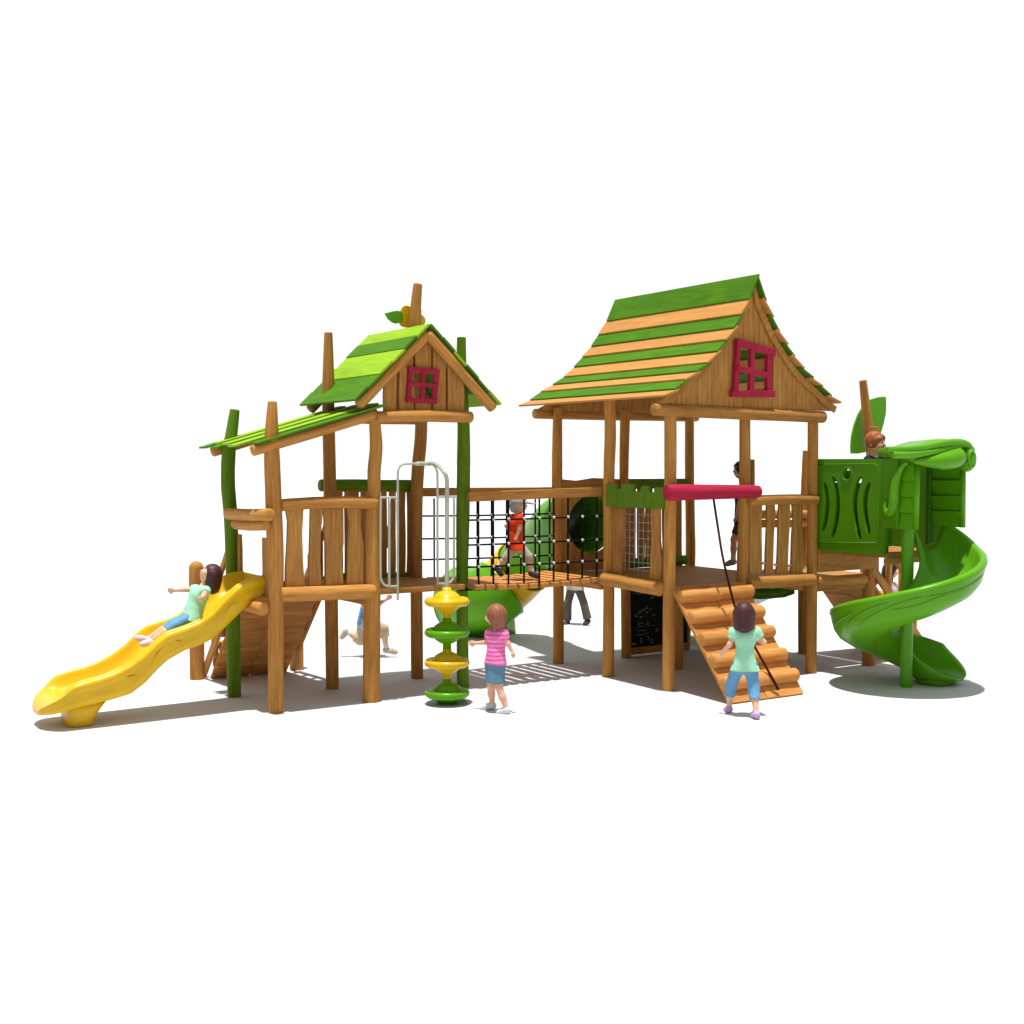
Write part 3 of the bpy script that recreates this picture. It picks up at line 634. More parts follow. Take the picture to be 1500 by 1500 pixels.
# ---- raised platform of the spiral slide
XP0, XP1, YP0, YP1, ZP = 6.93, 7.98, -2.48, -1.36, 1.62
deck('platform', XP0, XP1, YP0, YP1, ZP, T2, n=7, along='y')
MB().box(((XP0+XP1)/2, YP0+.03, ZP-.10), XP1-XP0, .05, .07).build('platform_joist', 'wood_plank', T2, smooth=False)
MB().box((XR+.63, -1.40, 1.46), 1.12, .03, .30).build('skirt_board', 'wood_plank', T2, smooth=False, bevel=.004)
def panel(X, name, th):
    """moulded barrier panel in the plane x = X, with a round hole and four curved slots"""
    me = bpy.data.meshes.new('p'); bm = bmesh.new()
    def P_(x, y): return PX(1160+x/5, 540+y/5, X)
    zs0, zs1 = P_(200, 1330).z+.0, P_(200, 662).z; ya, yb2 = P_(196, 700).y, P_(690, 700).y
    def loop(pts):
        vv = [bm.verts.new(p) for p in pts]
        for i in range(len(vv)): bm.edges.new((vv[i], vv[(i+1) % len(vv)]))
    loop([V((X, ya, zs0)), V((X, yb2, zs0)), V((X, yb2, zs1)), V((X, ya, zs1))])
    c = P_(412, 772); r = .065
    loop([c+V((0, r*math.cos(2*math.pi*k/20), r*math.sin(2*math.pi*k/20))) for k in range(20)])
    for (xt, yt), (xm, ym), (xb, yb3), w_ in (((245, 835), (268, 1000), (235, 1190), 30), ((310, 790), (345, 1000), (303, 1235), 32), ((518, 790), (470, 1000), (510, 1250), 34), ((578, 832), (545, 1000), (575, 1210), 34)):
        l, rr_ = [], []
        for k in range(13):
            t = k/12; x = xt*(1-t)*(1-2*t)+4*xm*t*(1-t)+xb*t*(2*t-1); y = yt*(1-t)*(1-2*t)+4*ym*t*(1-t)+yb3*t*(2*t-1); ww = w_*(.5 if k in (0, 12) else 1)
            l.append(P_(x-ww/2, y)); rr_.append(P_(x+ww/2, y))
        loop(l+rr_[::-1])
    bmesh.ops.triangle_fill(bm, edges=bm.edges[:], use_beauty=True, use_dissolve=False)
    bm.to_mesh(me); bm.free(); me.uv_layers.new(name='UVMap')
    o = link(name, me, 'gpanel', T2, smooth=False)
    s_ = o.modifiers.new('solid', 'SOLIDIFY'); s_.thickness = th; s_.offset = 0
    b = o.modifiers.new('bevel', 'BEVEL'); b.width = .008; b.segments = 2; b.limit_method = 'ANGLE'; b.angle_limit = R(50)
    zl = P_(412, 772).z-.10
    MB().box((X+.075, (ya+yb2)/2, (zs0+zl)/2), .02, abs(ya-yb2)-.04, zl-zs0-.02).build('slot_shade_backing', 'gplastic_dark', T2, smooth=False)  # sheet added behind the slots, its darker green standing in for shade
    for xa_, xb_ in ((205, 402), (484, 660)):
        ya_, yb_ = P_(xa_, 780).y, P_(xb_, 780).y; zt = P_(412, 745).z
        MB().box((X+.075, (ya_+yb_)/2, (zl+zt)/2), .02, abs(ya_-yb_), zt-zl).build('slot_shade_backing', 'gplastic_dark', T2, smooth=False)
    # raised rim
    fr = MB(); a1, a2, b1, b2 = P_(228, 700), P_(632, 700), P_(632, 1262), P_(200, 1262)
    fr.tube([P_(205, 703), P_(400, 700), P_(605, 700), P_(630, 712), P_(636, 740), P_(636, 1000), P_(636, 1262)], .011, seg=8, ends='flat', smooth=3)
    fr.tube([P_(205, 1275), P_(636, 1275)], .010, seg=8, ends='flat', smooth=0)
    fr.tube([c+V((-.004, .082*math.cos(2*math.pi*k/24), .082*math.sin(2*math.pi*k/24))) for k in range(25)], .012, seg=8, ends='flat', smooth=0)
    f = fr.build('panel_rim', 'gpanel', o)
    for v in f.data.vertices: v.co.x -= th/2-.004
    return o
panel(XP0-.02, 'barrier_panel', .05)
MB().box((XP1+.03, (YP0+YP1)/2, 2.2), .05, 1.1, 1.16).build('barrier_panel', 'gpanel', T2, smooth=False, bevel=.01)

# ------------------------------------------------------------------ leaf pole by the ramp
lpb = V((9.1, -.14, 0))
LP = thing('leaf_pole', 'tall tapered pole carrying a big green leaf, behind the spiral slide', 'pole', lpb)
pp = [V(lpb)]+[PY(x, y, -.14) for x, y in ((1267, 850), (1277, 760), (1279, 690), (1272, 630), (1264, 557))]
MB().tube(pp, [.085, .085, .083, .08, .075, .054], seg=16, ends='flat', smooth=4).build('post', 'wood', LP, bevel=.008, sharp=True)
lf2 = [(690, 205), (693, 260), (690, 330), (675, 400), (655, 470), (620, 540), (580, 590), (540, 612), (490, 622), (438, 622), (436, 560), (442, 490), (460, 410), (490, 330), (530, 265), (580, 225), (640, 207)]
MB().prism([PY(1160+x/5, 540+y/5, .02) for x, y in lf2], (0, .03, 0)).build('leaf', 'gplastic', LP, smooth=False, bevel=.006)

# ------------------------------------------------------------------ spiral slide
pb = PZ(1327, 1006); cx, cy = pb.x, pb.y
SS = thing('spiral_slide', 'green spiral slide winding round its pole under a scrolled hood', 'slide', pb)
MB().tube([pb, V((cx, cy, 1.0)), V((cx, cy, 2.05))], .075, seg=20, ends='flat', smooth=0).build('pole', 'gplastic', SS, sharp=True)
def rimz(al): return 1.67+.0039*al
secs = []
def flume(ctr_fn, zr, q, wi, wo, x_in):
    pass
RO, RI = .90, .17
prev = None
angs = list(np.linspace(42, -318, 92))
for al in angs:
    ph = R(al-math.degrees(YAW)); e = V((math.cos(ph), math.sin(ph), 0)); zr = rimz(al)
    if al > 5: zr = rimz(5)+(al-5)*.0080
    o_ = V((cx, cy, 0))
    S_ = [(RI-.035, -.10), (RI-.035, -.06), (RI, -.05), (RI+.04, -.10), (RI+.10, -.23), (RI+.19, -.30), (.46, -.325), (.60, -.30), (.71, -.22), (.78, -.10), (.81, -.02), (.83, .012), (.865, .018), (.905, .0), (.912, -.04), (.895, -.07), (.885, -.13), (.855, -.24), (.79, -.33), (.66, -.40), (.46, -.425), (.28, -.40), (RI+.03, -.32), (RI-.02, -.2)]
    secs.append([o_+e*r+V((0, 0, zr+z)) for r, z in S_])
# straight run-out with a pointed nose
ph = R(angs[-1]-math.degrees(YAW)); e = V((math.cos(ph), math.sin(ph), 0)); tan = V((e.y, -e.x, 0)); zr0 = rimz(angs[-1])
for k in range(1, 15):
    t = k/14; d = .43*t; nar = math.sqrt(max(.03, 1-.88*t**2.6)); fz = zr0-.325
    ring = []
    for r, z in S_:
        h_ = z+.325; z2 = fz+(h_*(1-.93*t**.85) if h_ > 0 else h_*(1-.55*t))-.015*t
        ring.append(V((cx, cy, 0))+tan*d+e*(.52+(r-.52)*nar)+V((0, 0, max(.035+.03*t, z2))))
    secs.append(ring)
fl_ = MB().sweep(secs).build('flume', 'gplastic', SS)
ml = MB()
for a0, a1, f in ((-35, -95, lambda t: -.11-.03*math.sin(t*math.pi)), (-95, -150, lambda t: -.10-.20*t*t), (-120, -165, lambda t: -.09-.22*t*t), (-150, -185, lambda t: -.12-.10*t), (-60, -120, lambda t: -.17+.02*math.sin(t*6))):
    q = []
    for k in range(12):
        t = k/11; al = a0+(a1-a0)*t; z = f(t); ph_ = R(al-math.degrees(YAW)); r_ = float(np.interp(-z, [.07, .13, .24, .33, .40], [.895, .885, .855, .79, .66]))-.003
        q.append(V((cx+math.cos(ph_)*r_, cy+math.sin(ph_)*r_, rimz(al)+z)))
    ml.tube(q, [.004]+[.012]*10+[.004], seg=8, smooth=2)
ml.build('moulded_lines', 'gplastic', fl_)
e_ = e; fo = V((cx, cy, 0))+e*.50+tan*.12; ft = []
for z, k in ((0, 1.0), (.02, 1.1), (.05, 1.12), (.075, 1.15)):
    ft.append([V((fo.x, fo.y, z))+e*(.22*k*math.copysign(abs(math.cos(a))**.6, math.cos(a)))+tan*(.19*k*math.copysign(abs(math.sin(a))**.6, math.sin(a))) for a in [2*math.pi*i/24 for i in range(24)]])
MB().sweep(ft).build('flume_foot', 'gplastic', SS)
# hood: two ribbed walls, an arched canopy with scrolled front
HX0, HX1, HY0, HY1 = 6.96, 7.76, -2.90, -2.46
HZ0, HZ1 = 1.93, 2.70
for X, t in ((HX0, -.05), (HX1, .05)):
    poly = []; nst = 3; hz = (HZ1-HZ0)/4
    zz = HZ0; pr_ = []
    sgn = -1 if t < 0 else 1
    wl = MB()
    for k in range(4):
        z0 = HZ0+hz*k; z1 = z0+hz
        i0, i1 = (.0, .035)
        # each step leans outward like a clapboard
        wl.prism([V((X-.0*sgn+.02*sgn, HY0, z0)), V((X+.06*sgn, HY0, z0)), V((X+.035*sgn, HY0, z1)), V((X-.018*sgn, HY0, z1))] if sgn < 0 else
                 [V((X+.022, HY0, z0)), V((X+.06, HY0, z0)), V((X+.035, HY0, z1)), V((X-.018, HY0, z1))], (0, HY1-HY0, 0))
    wl.build('hood_wall', 'gplastic', SS, smooth=False, bevel=.008)
    MB().tube([V((X+.03*sgn, HY0-.005, HZ0)), V((X+.02*sgn, HY0-.005, HZ1))], .035, seg=12, ends='flat', smooth=0).build('hood_edge', 'gplastic', SS)
# left outer face: flat cheek and curled vine
MB().box((HX0-.065, HY1-.10, 2.36), .05, .24, .86).build('hood_cheek', 'gpanel', SS, smooth=False, bevel=.02)
def hp(x, y): return PX(1280+x/8.82, 630+y/8.82, HX0-.10)
MB().tube([hp(430, 420), hp(370, 470), hp(320, 560), hp(290, 660), hp(270, 780), hp(265, 900), hp(240, 1020), hp(205, 1070), hp(165, 1050), hp(150, 980), hp(165, 920)], [.022, .03, .042, .052, .06, .064, .06, .05, .04, .03, .02], seg=12, smooth=4).build('vine_relief', 'gplastic', SS)
# back posts seen inside the opening
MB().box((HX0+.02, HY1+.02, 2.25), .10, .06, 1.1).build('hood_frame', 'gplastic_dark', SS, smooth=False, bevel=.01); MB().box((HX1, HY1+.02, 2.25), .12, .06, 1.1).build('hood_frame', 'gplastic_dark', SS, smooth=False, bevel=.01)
# canopy: section (front edge to back) swept from left to right, its front lip rolled
can = []; YFc = HY0-.02
nx = 26
for i in range(nx+1):
    t = i/nx; x = HX0-.16+(HX1-HX0+.30)*t
    ztop = 2.905+.11*math.sin(math.pi*min(1, t*1.0))**1.5*t*1.35+.03*t
    zbot = 2.735-.035*t
    can.append([V((x, HY1+.03, ztop-.01)), V((x, HY0+.12, ztop+.012)), V((x, YFc-.02, ztop)), V((x, YFc-.06, ztop-.03)), V((x, YFc-.065, ztop-.06)), V((x, YFc-.03, (ztop+zbot)/2+.02)), V((x, YFc-.05, (ztop+zbot)/2-.02)), V((x, YFc-.055, zbot+.03)), V((x, YFc-.03, zbot)), V((x, YFc+.02, zbot+.01)), V((x, YFc+.06, zbot+.05)), V((x, HY1+.03, zbot+.06))])
MB().sweep(can).build('hood_canopy', 'gplastic', SS, sharp=False)
def hq(x, y, Y): return PY(1280+x/8.82, 630+y/8.82, Y)
Yc = YFc-.07
MB().tube([hq(170, 250, Yc+.02), hq(400, 245, Yc+.01), hq(620, 225, Yc), hq(800, 190, Yc), hq(980, 165, Yc), hq(1120, 165, Yc), hq(1210, 195, Yc), hq(1260, 250, Yc)], [.035, .035, .036, .04, .046, .05, .046, .032], seg=14, smooth=5).build('canopy_roll', 'gplastic', SS)
MB().tube([hq(250, 320, Yc), hq(450, 320, Yc), hq(650, 295, Yc), hq(850, 260, Yc), hq(1020, 225, Yc), hq(1100, 215, Yc)], [.045, .048, .045, .04, .034, .025], seg=14, smooth=5).build('canopy_roll', 'gplastic', SS)
MB().tube([hq(520, 405, Yc+.02), hq(720, 405, Yc+.01), hq(880, 395, Yc), hq(1010, 370, Yc), hq(1090, 340, Yc)], [.02, .075, .11, .125, .115], seg=14, smooth=5).build('canopy_leaf', 'gplastic', SS)
sc_ = hq(1200, 380, Yc+.02)
MB().ball(sc_, .118, (.86, 1.0, 1.30), seg=20).build('canopy_scroll', 'gplastic', SS)
MB().tube([sc_+V((-.03+.06*math.cos(a)*1., -.10, .10*math.sin(a))) for a in np.linspace(0, 2*math.pi, 25)], .014, seg=8, ends='flat', smooth=0).build('scroll_ring', 'gplastic', SS)
MB().ball(sc_+V((.075, .02, -.02)), .085, (.8, 1, 1.3), seg=16).build('canopy_scroll', 'gplastic', SS)

# ------------------------------------------------------------------ tube slide behind the bridge
TS = thing('tube_slide', 'closed green and yellow tube slide curling down behind the bridge', 'slide', (4.2, 2.6, 0))
path = [hc+V((0, .06, 0)), hc+V((-.01, .65, .0)), PY(806, 786, 2.2), PY(786, 806, 2.8), PY(766, 830, 3.25), PY(744, 853, 3.45), PY(720, 872, 3.55), PY(700, 879, 3.85), PY(684, 881, 4.3)]
pth, _ = spline([V(p) for p in path], [0]*len(path), 8)
def tubering(i0, i1, r, name, mat, flare=0, inner=None):
    m = MB(); P = pth[i0:i1+1]; n = len(P); secs = []
    for i, p in enumerate(P):
        j = i0+i; T = (pth[min(j+1, len(pth)-1)]-pth[max(j-1, 0)]).normalized(); nr = (V((0, 0, 1))-T*T.z).normalized(); bi = T.cross(nr)
        k = r*(1+flare*(i/(n-1))**2)
        if i in (0, n-1): k *= 1.03
        secs.append([p+(nr*math.cos(a)+bi*math.sin(a))*k for a in [2*math.pi*q/32 for q in range(32)]])
    m.sweep(secs, caps=False); o = m.build(name, mat, TS)
    s_ = o.modifiers.new('solid', 'SOLIDIFY'); s_.thickness = .025; return o
tubering(0, 20, .40, 'tube_section', 'gplastic'); tubering(20, 32, .42, 'tube_section', 'gplastic'); tubering(32, 43, .46, 'tube_section', 'yellow'); tubering(43, 64, .50, 'tube_section', 'gplastic', flare=.12)
ex = PZ(737, 931); ft = []
for z, k in ((0, 1), (.2, .97), (.45, .9), (.65, .75)):
    ft.append([V((ex.x-.1, ex.y+.45, z))+V((.52*k*math.cos(a)*(1+.03*math.cos(9*a)), .52*k*math.sin(a)*(1+.03*math.cos(9*a)), 0)) for a in [2*math.pi*i/54 for i in range(54)]])
MB().sweep(ft).build('tube_base', 'gplastic', TS)

# ------------------------------------------------------------------ back slide (seen under the deck)
BS = thing('straight_slide', 'green slide leaving the back of the right tower, glimpsed under its deck', 'slide', (7.38, 2.0, 0))
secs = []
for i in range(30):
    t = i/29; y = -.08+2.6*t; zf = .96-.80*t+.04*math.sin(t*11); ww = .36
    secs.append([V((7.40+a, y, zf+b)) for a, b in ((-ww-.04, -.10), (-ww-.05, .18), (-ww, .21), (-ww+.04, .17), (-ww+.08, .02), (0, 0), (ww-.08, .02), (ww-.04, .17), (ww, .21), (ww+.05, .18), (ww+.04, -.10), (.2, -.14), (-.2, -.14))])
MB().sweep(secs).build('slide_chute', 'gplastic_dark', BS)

# ------------------------------------------------------------------ climbing ramps
def ramp(name, label, top_a, top_b, down, nrung, parent_loc, rung_r=.075, rungs='log'):
    """board from the edge top_a-top_b running along down to the ground"""
    t = thing(name, label, 'climbing ramp', parent_loc); a, b, d = V(top_a), V(top_b), V(down); n = (b-a).cross(d).normalized(); n = n if n.z > 0 else -n
    th = .04; mid = a.lerp(b, .5)
    for p, q, in ((a, mid), (mid, b)):
        e = (q-p).normalized()*.004
        MB().prism([p+e, q-e, q-e+d, p+e+d], -n*th, grain=(b-a)).build('ramp_board', 'ramp_wood', t, smooth=False, bevel=.004)
    ed = (b-a).normalized()
    for i in range(nrung):
        k = .105+.187*i; c0 = a+d*k; 
        Lw = (b-a).length; md = Lw*(.50+random.uniform(-.03, .03))
        log('rung', c0+ed*.03+n*.03, c0+ed*(md-.008)+n*.03, rung_r, 'ramp_wood', t, wob=.06)
        sh_ = d.normalized()*random.uniform(-.015, .015); log('rung', c0+ed*(md+.008)+n*.03+sh_, c0+ed*(Lw-.03)+n*.03+sh_, rung_r*random.uniform(.93, 1.0), 'ramp_wood', t, wob=.06)
    return t
tl, tr = PY(988, 856, -1.36), PY(1081, 850, -1.36); tl.z = tr.z = Z2+.02
rl, rr_ = PZ(1066, 1032), PZ(1183, 1018); ydn = (rl.y+rr_.y)/2
tl = V((rl.x, -1.36, Z2+.01)); tr = V((rr_.x-.02, -1.36, Z2+.01))
RM = ramp('climbing_ramp', 'sloping climbing ramp with log rungs on the front of the larger tower', tl, tr, (0, ydn+1.36, -Z2+.01), 5, (5.05, -2.0, 0), .085)
RM2 = ramp('climbing_ramp', 'climbing ramp behind the smaller tower, its plain underside showing under the deck', (.12, 1.30, 1.25), (1.14, 1.30, 1.25), (0, 1.16, -1.24), 5, (.6, 2.0, 0), .085)
RM3 = ramp('climbing_ramp', 'short climbing ramp half hidden behind the green spiral slide', (8.0, -1.25, 1.22), (8.0, -.17, 1.22), (1.12, 0, -1.21), 5, (8.5, -.7, 0), .08)
# side boards and handrail pickets of the two rear ramps
def railing(t, a, d, side, hgt, n=4, foot=True):
    a, d, side = V(a), V(d), V(side)
    MB().prism([a, a+V((0, 0, .0))+d, a+d+V((0, 0, .16)), a+V((0, 0, .16))], side*.04, grain=d).build('side_board', 'wood_plank', t, smooth=False, bevel=.004)
    MB().prism([a+V((0, 0, hgt)), a+d*.86+V((0, 0, hgt-.05)), a+d*.86+V((0, 0, hgt-.17)), a+V((0, 0, hgt-.12))], side*.04, grain=d).build('handrail', 'wood_plank', t, smooth=False, bevel=.004)
    for i in range(n):
        k = .1+.7*i/(n-1); p = a+d*k; MB().tube([p+V((0, 0, .05))-side*.03, p+V((0, 0, hgt-.06))-side*.03], .045, seg=12, smooth=0).build('picket', 'wood', t)
    if foot:
        p = a+d*1.03; p.z = 0; MB().tube([p+side*.11, p+side*.11+V((0, 0, 1.40))], .092, seg=18, ends='dome', smooth=0).build('newel_post', 'wood', t)
railing(RM2, (.08, 1.30, 1.24), (0, 1.16, -1.22), (-1, 0, 0), .80); railing(RM2, (1.20, 1.30, 1.24), (0, 1.16, -1.22), (1, 0, 0), .80)
railing(RM3, (8.0, -1.30, 1.22), (1.12, 0, -1.2), (0, -1, 0), .75, foot=False)
# climbing rope from the crimson log to the foot of the ramp
def PP(x, y, off):
    """point above the log ramp's board, off metres along its normal"""
    d = V(ray(x, y)); n = V((0, -Z2, -(ydn+1.36))).normalized(); p0 = V((5, -1.36, Z2+.01))+n*off; c = V(CAM)
    return c+d*((p0-c).dot(n)/d.dot(n))
rp = [PY(1045, 729, -1.50), PY(1052, 775, -1.62), PY(1060, 822, -1.78), PP(1077, 890, .24), PP(1091, 921, .24), PP(1107, 950, .19), PP(1125, 982, .15), PP(1140, 1010, .05)]
CR = tag(MB().tube(rp, [.015]*7+[.018], seg=10, ends='round', smooth=6).build('climbing_rope', 'climb_rope'), 'dark brown rope hanging from the crimson log down the log ramp', 'rope')
# crimson bar and rope on the rear ramp
log('crimson_log', PY(520, 755, 1.36), PY(556, 757, 1.36), .05, 'crimson', T1)
MB().tube([PY(558, 757, 1.36), PY(563, 775, 1.42), PY(568, 800, 1.5)], [.045, .05, .04], seg=10).build('rope_end', 'crimson', T1)

# ------------------------------------------------------------------ chalkboard
YC = 1.0
c0, c1 = PY(922, 872, YC), PY(922, 951, YC)
CB = thing('chalkboard', 'black chalkboard with scribbles under the deck of the larger tower', 'chalkboard', (5.0+1.2, YC, 0))
bx0, bx1 = PY(921, 900, YC).x, Mp.x-.02; bz0, bz1 = PY(921, 950, YC).z, PY(921, 866, YC).z
MB().box(((bx0+bx1)/2, YC+.02, (bz0+bz1)/2), bx1-bx0, .03, bz1-bz0).build('board', 'board', CB, smooth=False)
fr = MB()
fr.box(((bx0+bx1)/2, YC+.01, bz0-.045), bx1-bx0+.08, .05, .10); fr.box(((bx0+bx1)/2, YC+.01, bz1+.04), bx1-bx0+.08, .05, .08); fr.box((bx0-.02, YC+.012, (bz0+bz1)/2), .05, .05, bz1-bz0)
fr.build('frame', 'wood_plank', CB, smooth=False, bevel=.004)
ch = MB()
def cz(x, y): return PY(900+x/10.71, 840+y/10.71, YC-.001)
def stroke(pts, r=.0045): ch.tube([cz(*p) for p in pts], r, seg=5, ends='flat', smooth=3)
random.seed(3)
stroke([(350, 640), (330, 650), (328, 675), (350, 680), (372, 662)]); stroke([(375, 610), (392, 640)]); stroke([(375, 610), (398, 590), (405, 612), (385, 625)])
stroke([(420, 575), (430, 615)]); stroke([(420, 575), (450, 560)]); stroke([(424, 595), (445, 583)]); stroke([(462, 550), (472, 590)]); stroke([(462, 550), (488, 536)]); stroke([(466, 570), (486, 558)])
stroke([(500, 520), (512, 555)]); stroke([(500, 520), (526, 508)]); stroke([(504, 538), (524, 526)]); stroke([(512, 555), (536, 545)])
stroke([(400, 692), (440, 672)], .008); stroke([(495, 625), (530, 598)], .008); stroke([(560, 580), (600, 530)])
stroke([(375, 730), (380, 840)]); stroke([(380, 840), (470, 826)]); stroke([(385, 790), (450, 780)]); stroke([(500, 830), (520, 770), (545, 830)]); stroke([(580, 640), (640, 655)]); stroke([(590, 820), (620, 818)])
stroke([(330, 970), (420, 960), (540, 925)]); stroke([(410, 1010), (412, 1100)]); stroke([(435, 1005), (440, 1095)]); stroke([(560, 1060), (590, 1030), (610, 1070), (580, 1090), (560, 1060)])
stroke([(640, 870), (680, 900)]); stroke([(685, 865), (645, 915)]); stroke([(290, 320), (330, 300), (380, 330), (430, 310), (470, 318)]); stroke([(580, 350), (585, 400)]); stroke([(600, 345), (606, 398)]); stroke([(625, 345), (628, 395)])
stroke([(270, 1120), (300, 1100), (330, 1108)], .012); stroke([(330, 850), (360, 900), (420, 890), (500, 900)]); stroke([(500, 980), (540, 1000), (520, 1050)])
ch.build('chalk_marks', 'chalk', CB)

# ------------------------------------------------------------------ people (one continuous skinned surface each, grown from a distance field)
class Field:
    def __init__(s, h=.007): s.P = []; s.h = h
    def cone(s, a, b, ra, rb, k=.02, cut=(False, False), sq=None): s.P.append(('c', V(a), V(b), ra, rb, k, cut, sq)); return s
    def ball(s, c, r, sc=None, ax=None, k=.02): s.P.append(('e', V(c), r, sc or (1, 1, 1), ax, k)); return s
    def carve(s, c, r, sc=None, ax=None, k=.012): s.P.append(('x', V(c), r, sc or (1, 1, 1), ax, k)); return s
    def above(s, p, n): s.P.append(('p', V(p), V(n).normalized())); return s
    def mesh(s):
        h = s.h; lo = np.array([1e9]*3); hi = -lo
        for p in s.P:
            if p[0] == 'c':
                for q, r in ((p[1], p[3]), (p[2], p[4])): lo = np.minimum(lo, np.array(q)-r); hi = np.maximum(hi, np.array(q)+r)
            elif p[0] == 'e': r = p[2]*max(p[3]); lo = np.minimum(lo, np.array(p[1])-r); hi = np.maximum(hi, np.array(p[1])+r)
        lo -= 4*h; hi += 4*h; n = np.ceil((hi-lo)/h).astype(int)+1
        D = np.full(n, .1, dtype=np.float32); ax = [lo[i]+h*np.arange(n[i]) for i in range(3)]
        for p in s.P:
            if p[0] == 'p':
                g_ = (ax[0][:, None, None]-p[1].x)*p[2].x+(ax[1][None, :, None]-p[1].y)*p[2].y+(ax[2][None, None, :]-p[1].z)*p[2].z
                D = np.maximum(D, -g_.astype(np.float32)); continue
            if p[0] == 'c': qs = [(np.array(p[1]), p[3]), (np.array(p[2]), p[4])]; k = p[5]
            else: qs = [(np.array(p[1]), p[2]*max(p[3]))]; k = p[5]
            l = np.min([q-r for q, r in qs], 0)-k-2.5*h; u = np.max([q+r for q, r in qs], 0)+k+2.5*h
            i0 = np.maximum(0, np.floor((l-lo)/h).astype(int)); i1 = np.minimum(n, np.ceil((u-lo)/h).astype(int)+1)
            if (i1 <= i0).any(): continue
            sl = tuple(slice(i0[i], i1[i]) for i in range(3))
            X = ax[0][sl[0]][:, None, None]; Y = ax[1][sl[1]][None, :, None]; Z = ax[2][sl[2]][None, None, :]
            if p[0] == 'c':
                a, b = np.array(p[1]), np.array(p[2]); d = b-a; L2 = float(d@d)+1e-12
                t0 = ((X-a[0])*d[0]+(Y-a[1])*d[1]+(Z-a[2])*d[2])/L2; t = np.clip(t0, 0, 1)
                dx, dy_, dz_ = X-a[0]-t*d[0], Y-a[1]-t*d[1], Z-a[2]-t*d[2]
                q2 = dx*dx+dy_*dy_+dz_*dz_
                if p[7] is not None:      # flattened across the given axis
                    ax_, f = np.array(p[7][0]), p[7][1]; c_ = dx*ax_[0]+dy_*ax_[1]+dz_*ax_[2]; q2 = q2+c_*c_*(f*f-1)
                q = np.sqrt(q2)-(p[3]+(p[4]-p[3])*t); L = math.sqrt(L2)
                if p[6][0]: q = np.maximum(q, -t0*L)
                if p[6][1]: q = np.maximum(q, (t0-1)*L)
            else:
                c = np.array(p[1]); A_ = np.eye(3) if p[4] is None else np.array(p[4]); sc = p[3]
                q = 0
                for i in range(3): q = q+(((X-c[0])*A_[i][0]+(Y-c[1])*A_[i][1]+(Z-c[2])*A_[i][2])/sc[i])**2
                q = (np.sqrt(q)-p[2])*min(sc)
            Dq = D[sl]
            if p[0] == 'x':
                q = -q; hh = np.maximum(k-np.abs(Dq-q), 0)/max(k, 1e-6); D[sl] = np.maximum(Dq, q)+hh*hh*k/4
            else:
                hh = np.maximum(k-np.abs(Dq-q), 0)/max(k, 1e-6); D[sl] = np.minimum(Dq, q)-hh*hh*k/4
        ins = D < 0
        c = np.zeros(np.array(D.shape)-1, dtype=np.uint8)
        sh = [(i, j, k_) for i in (0, 1) for j in (0, 1) for k_ in (0, 1)]
        def S3(A_, o, m=(1, 1, 1)): return A_[o[0]:A_.shape[0]-m[0]+o[0], o[1]:A_.shape[1]-m[1]+o[1], o[2]:A_.shape[2]-m[2]+o[2]]
        for o in sh: c += S3(ins, o)
        act = (c > 0) & (c < 8); idx = -np.ones(act.shape, dtype=np.int64); cells = np.argwhere(act); idx[act] = np.arange(len(cells))
        acc = np.zeros((len(cells), 3)); cnt = np.zeros(len(cells))
        for a in sh:
            for d in range(3):
                if a[d]: continue
                b = list(a); b[d] = 1; b = tuple(b)
                va = D[tuple((cells+a).T)]; vb = D[tuple((cells+b).T)]; cr = (va < 0) != (vb < 0)
                t = np.where(cr, va/np.where(cr, va-vb, 1), 0); p_ = np.tile(np.array(a, float), (len(cells), 1)); p_[:, d] += t
                acc += p_*cr[:, None]; cnt += cr
        vs = lo+(cells+acc/cnt[:, None])*h
        F_ = []
        for d in range(3):
            u, v = [(1, 2), (2, 0), (0, 1)][d]; sl0 = [slice(None)]*3; sl1 = [slice(None)]*3; sl0[d] = slice(0, -1); sl1[d] = slice(1, None)
            a, b = ins[tuple(sl0)], ins[tuple(sl1)]; E_q = np.argwhere(a != b)
            if not len(E_q): continue
            ok = (E_q[:, u] > 0) & (E_q[:, v] > 0) & (E_q[:, u] < D.shape[u]-1) & (E_q[:, v] < D.shape[v]-1); E_q = E_q[ok]
            fl = a[tuple(E_q.T)]
            def cell(du, dv): q = E_q.copy(); q[:, u] += du; q[:, v] += dv; return idx[tuple(q.T)]
            Q = np.stack([cell(-1, -1), cell(0, -1), cell(0, 0), cell(-1, 0)], 1); Q[~fl] = Q[~fl][:, ::-1]; F_.append(Q)
        F_ = np.concatenate(F_)
        me = bpy.data.meshes.new('body'); me.from_pydata(vs.tolist(), [], F_.tolist()); me.update()
        bm = bmesh.new(); bm.from_mesh(me)
        for _ in range(2): bmesh.ops.smooth_vert(bm, verts=bm.verts[:], factor=.5, use_axis_x=True, use_axis_y=True, use_axis_z=True)
        bm.to_mesh(me); bm.free(); me.uv_layers.new(name='UVMap')
        return me
    def build(s, name, mat, parent): return link(name, s.mesh(), mat, parent)

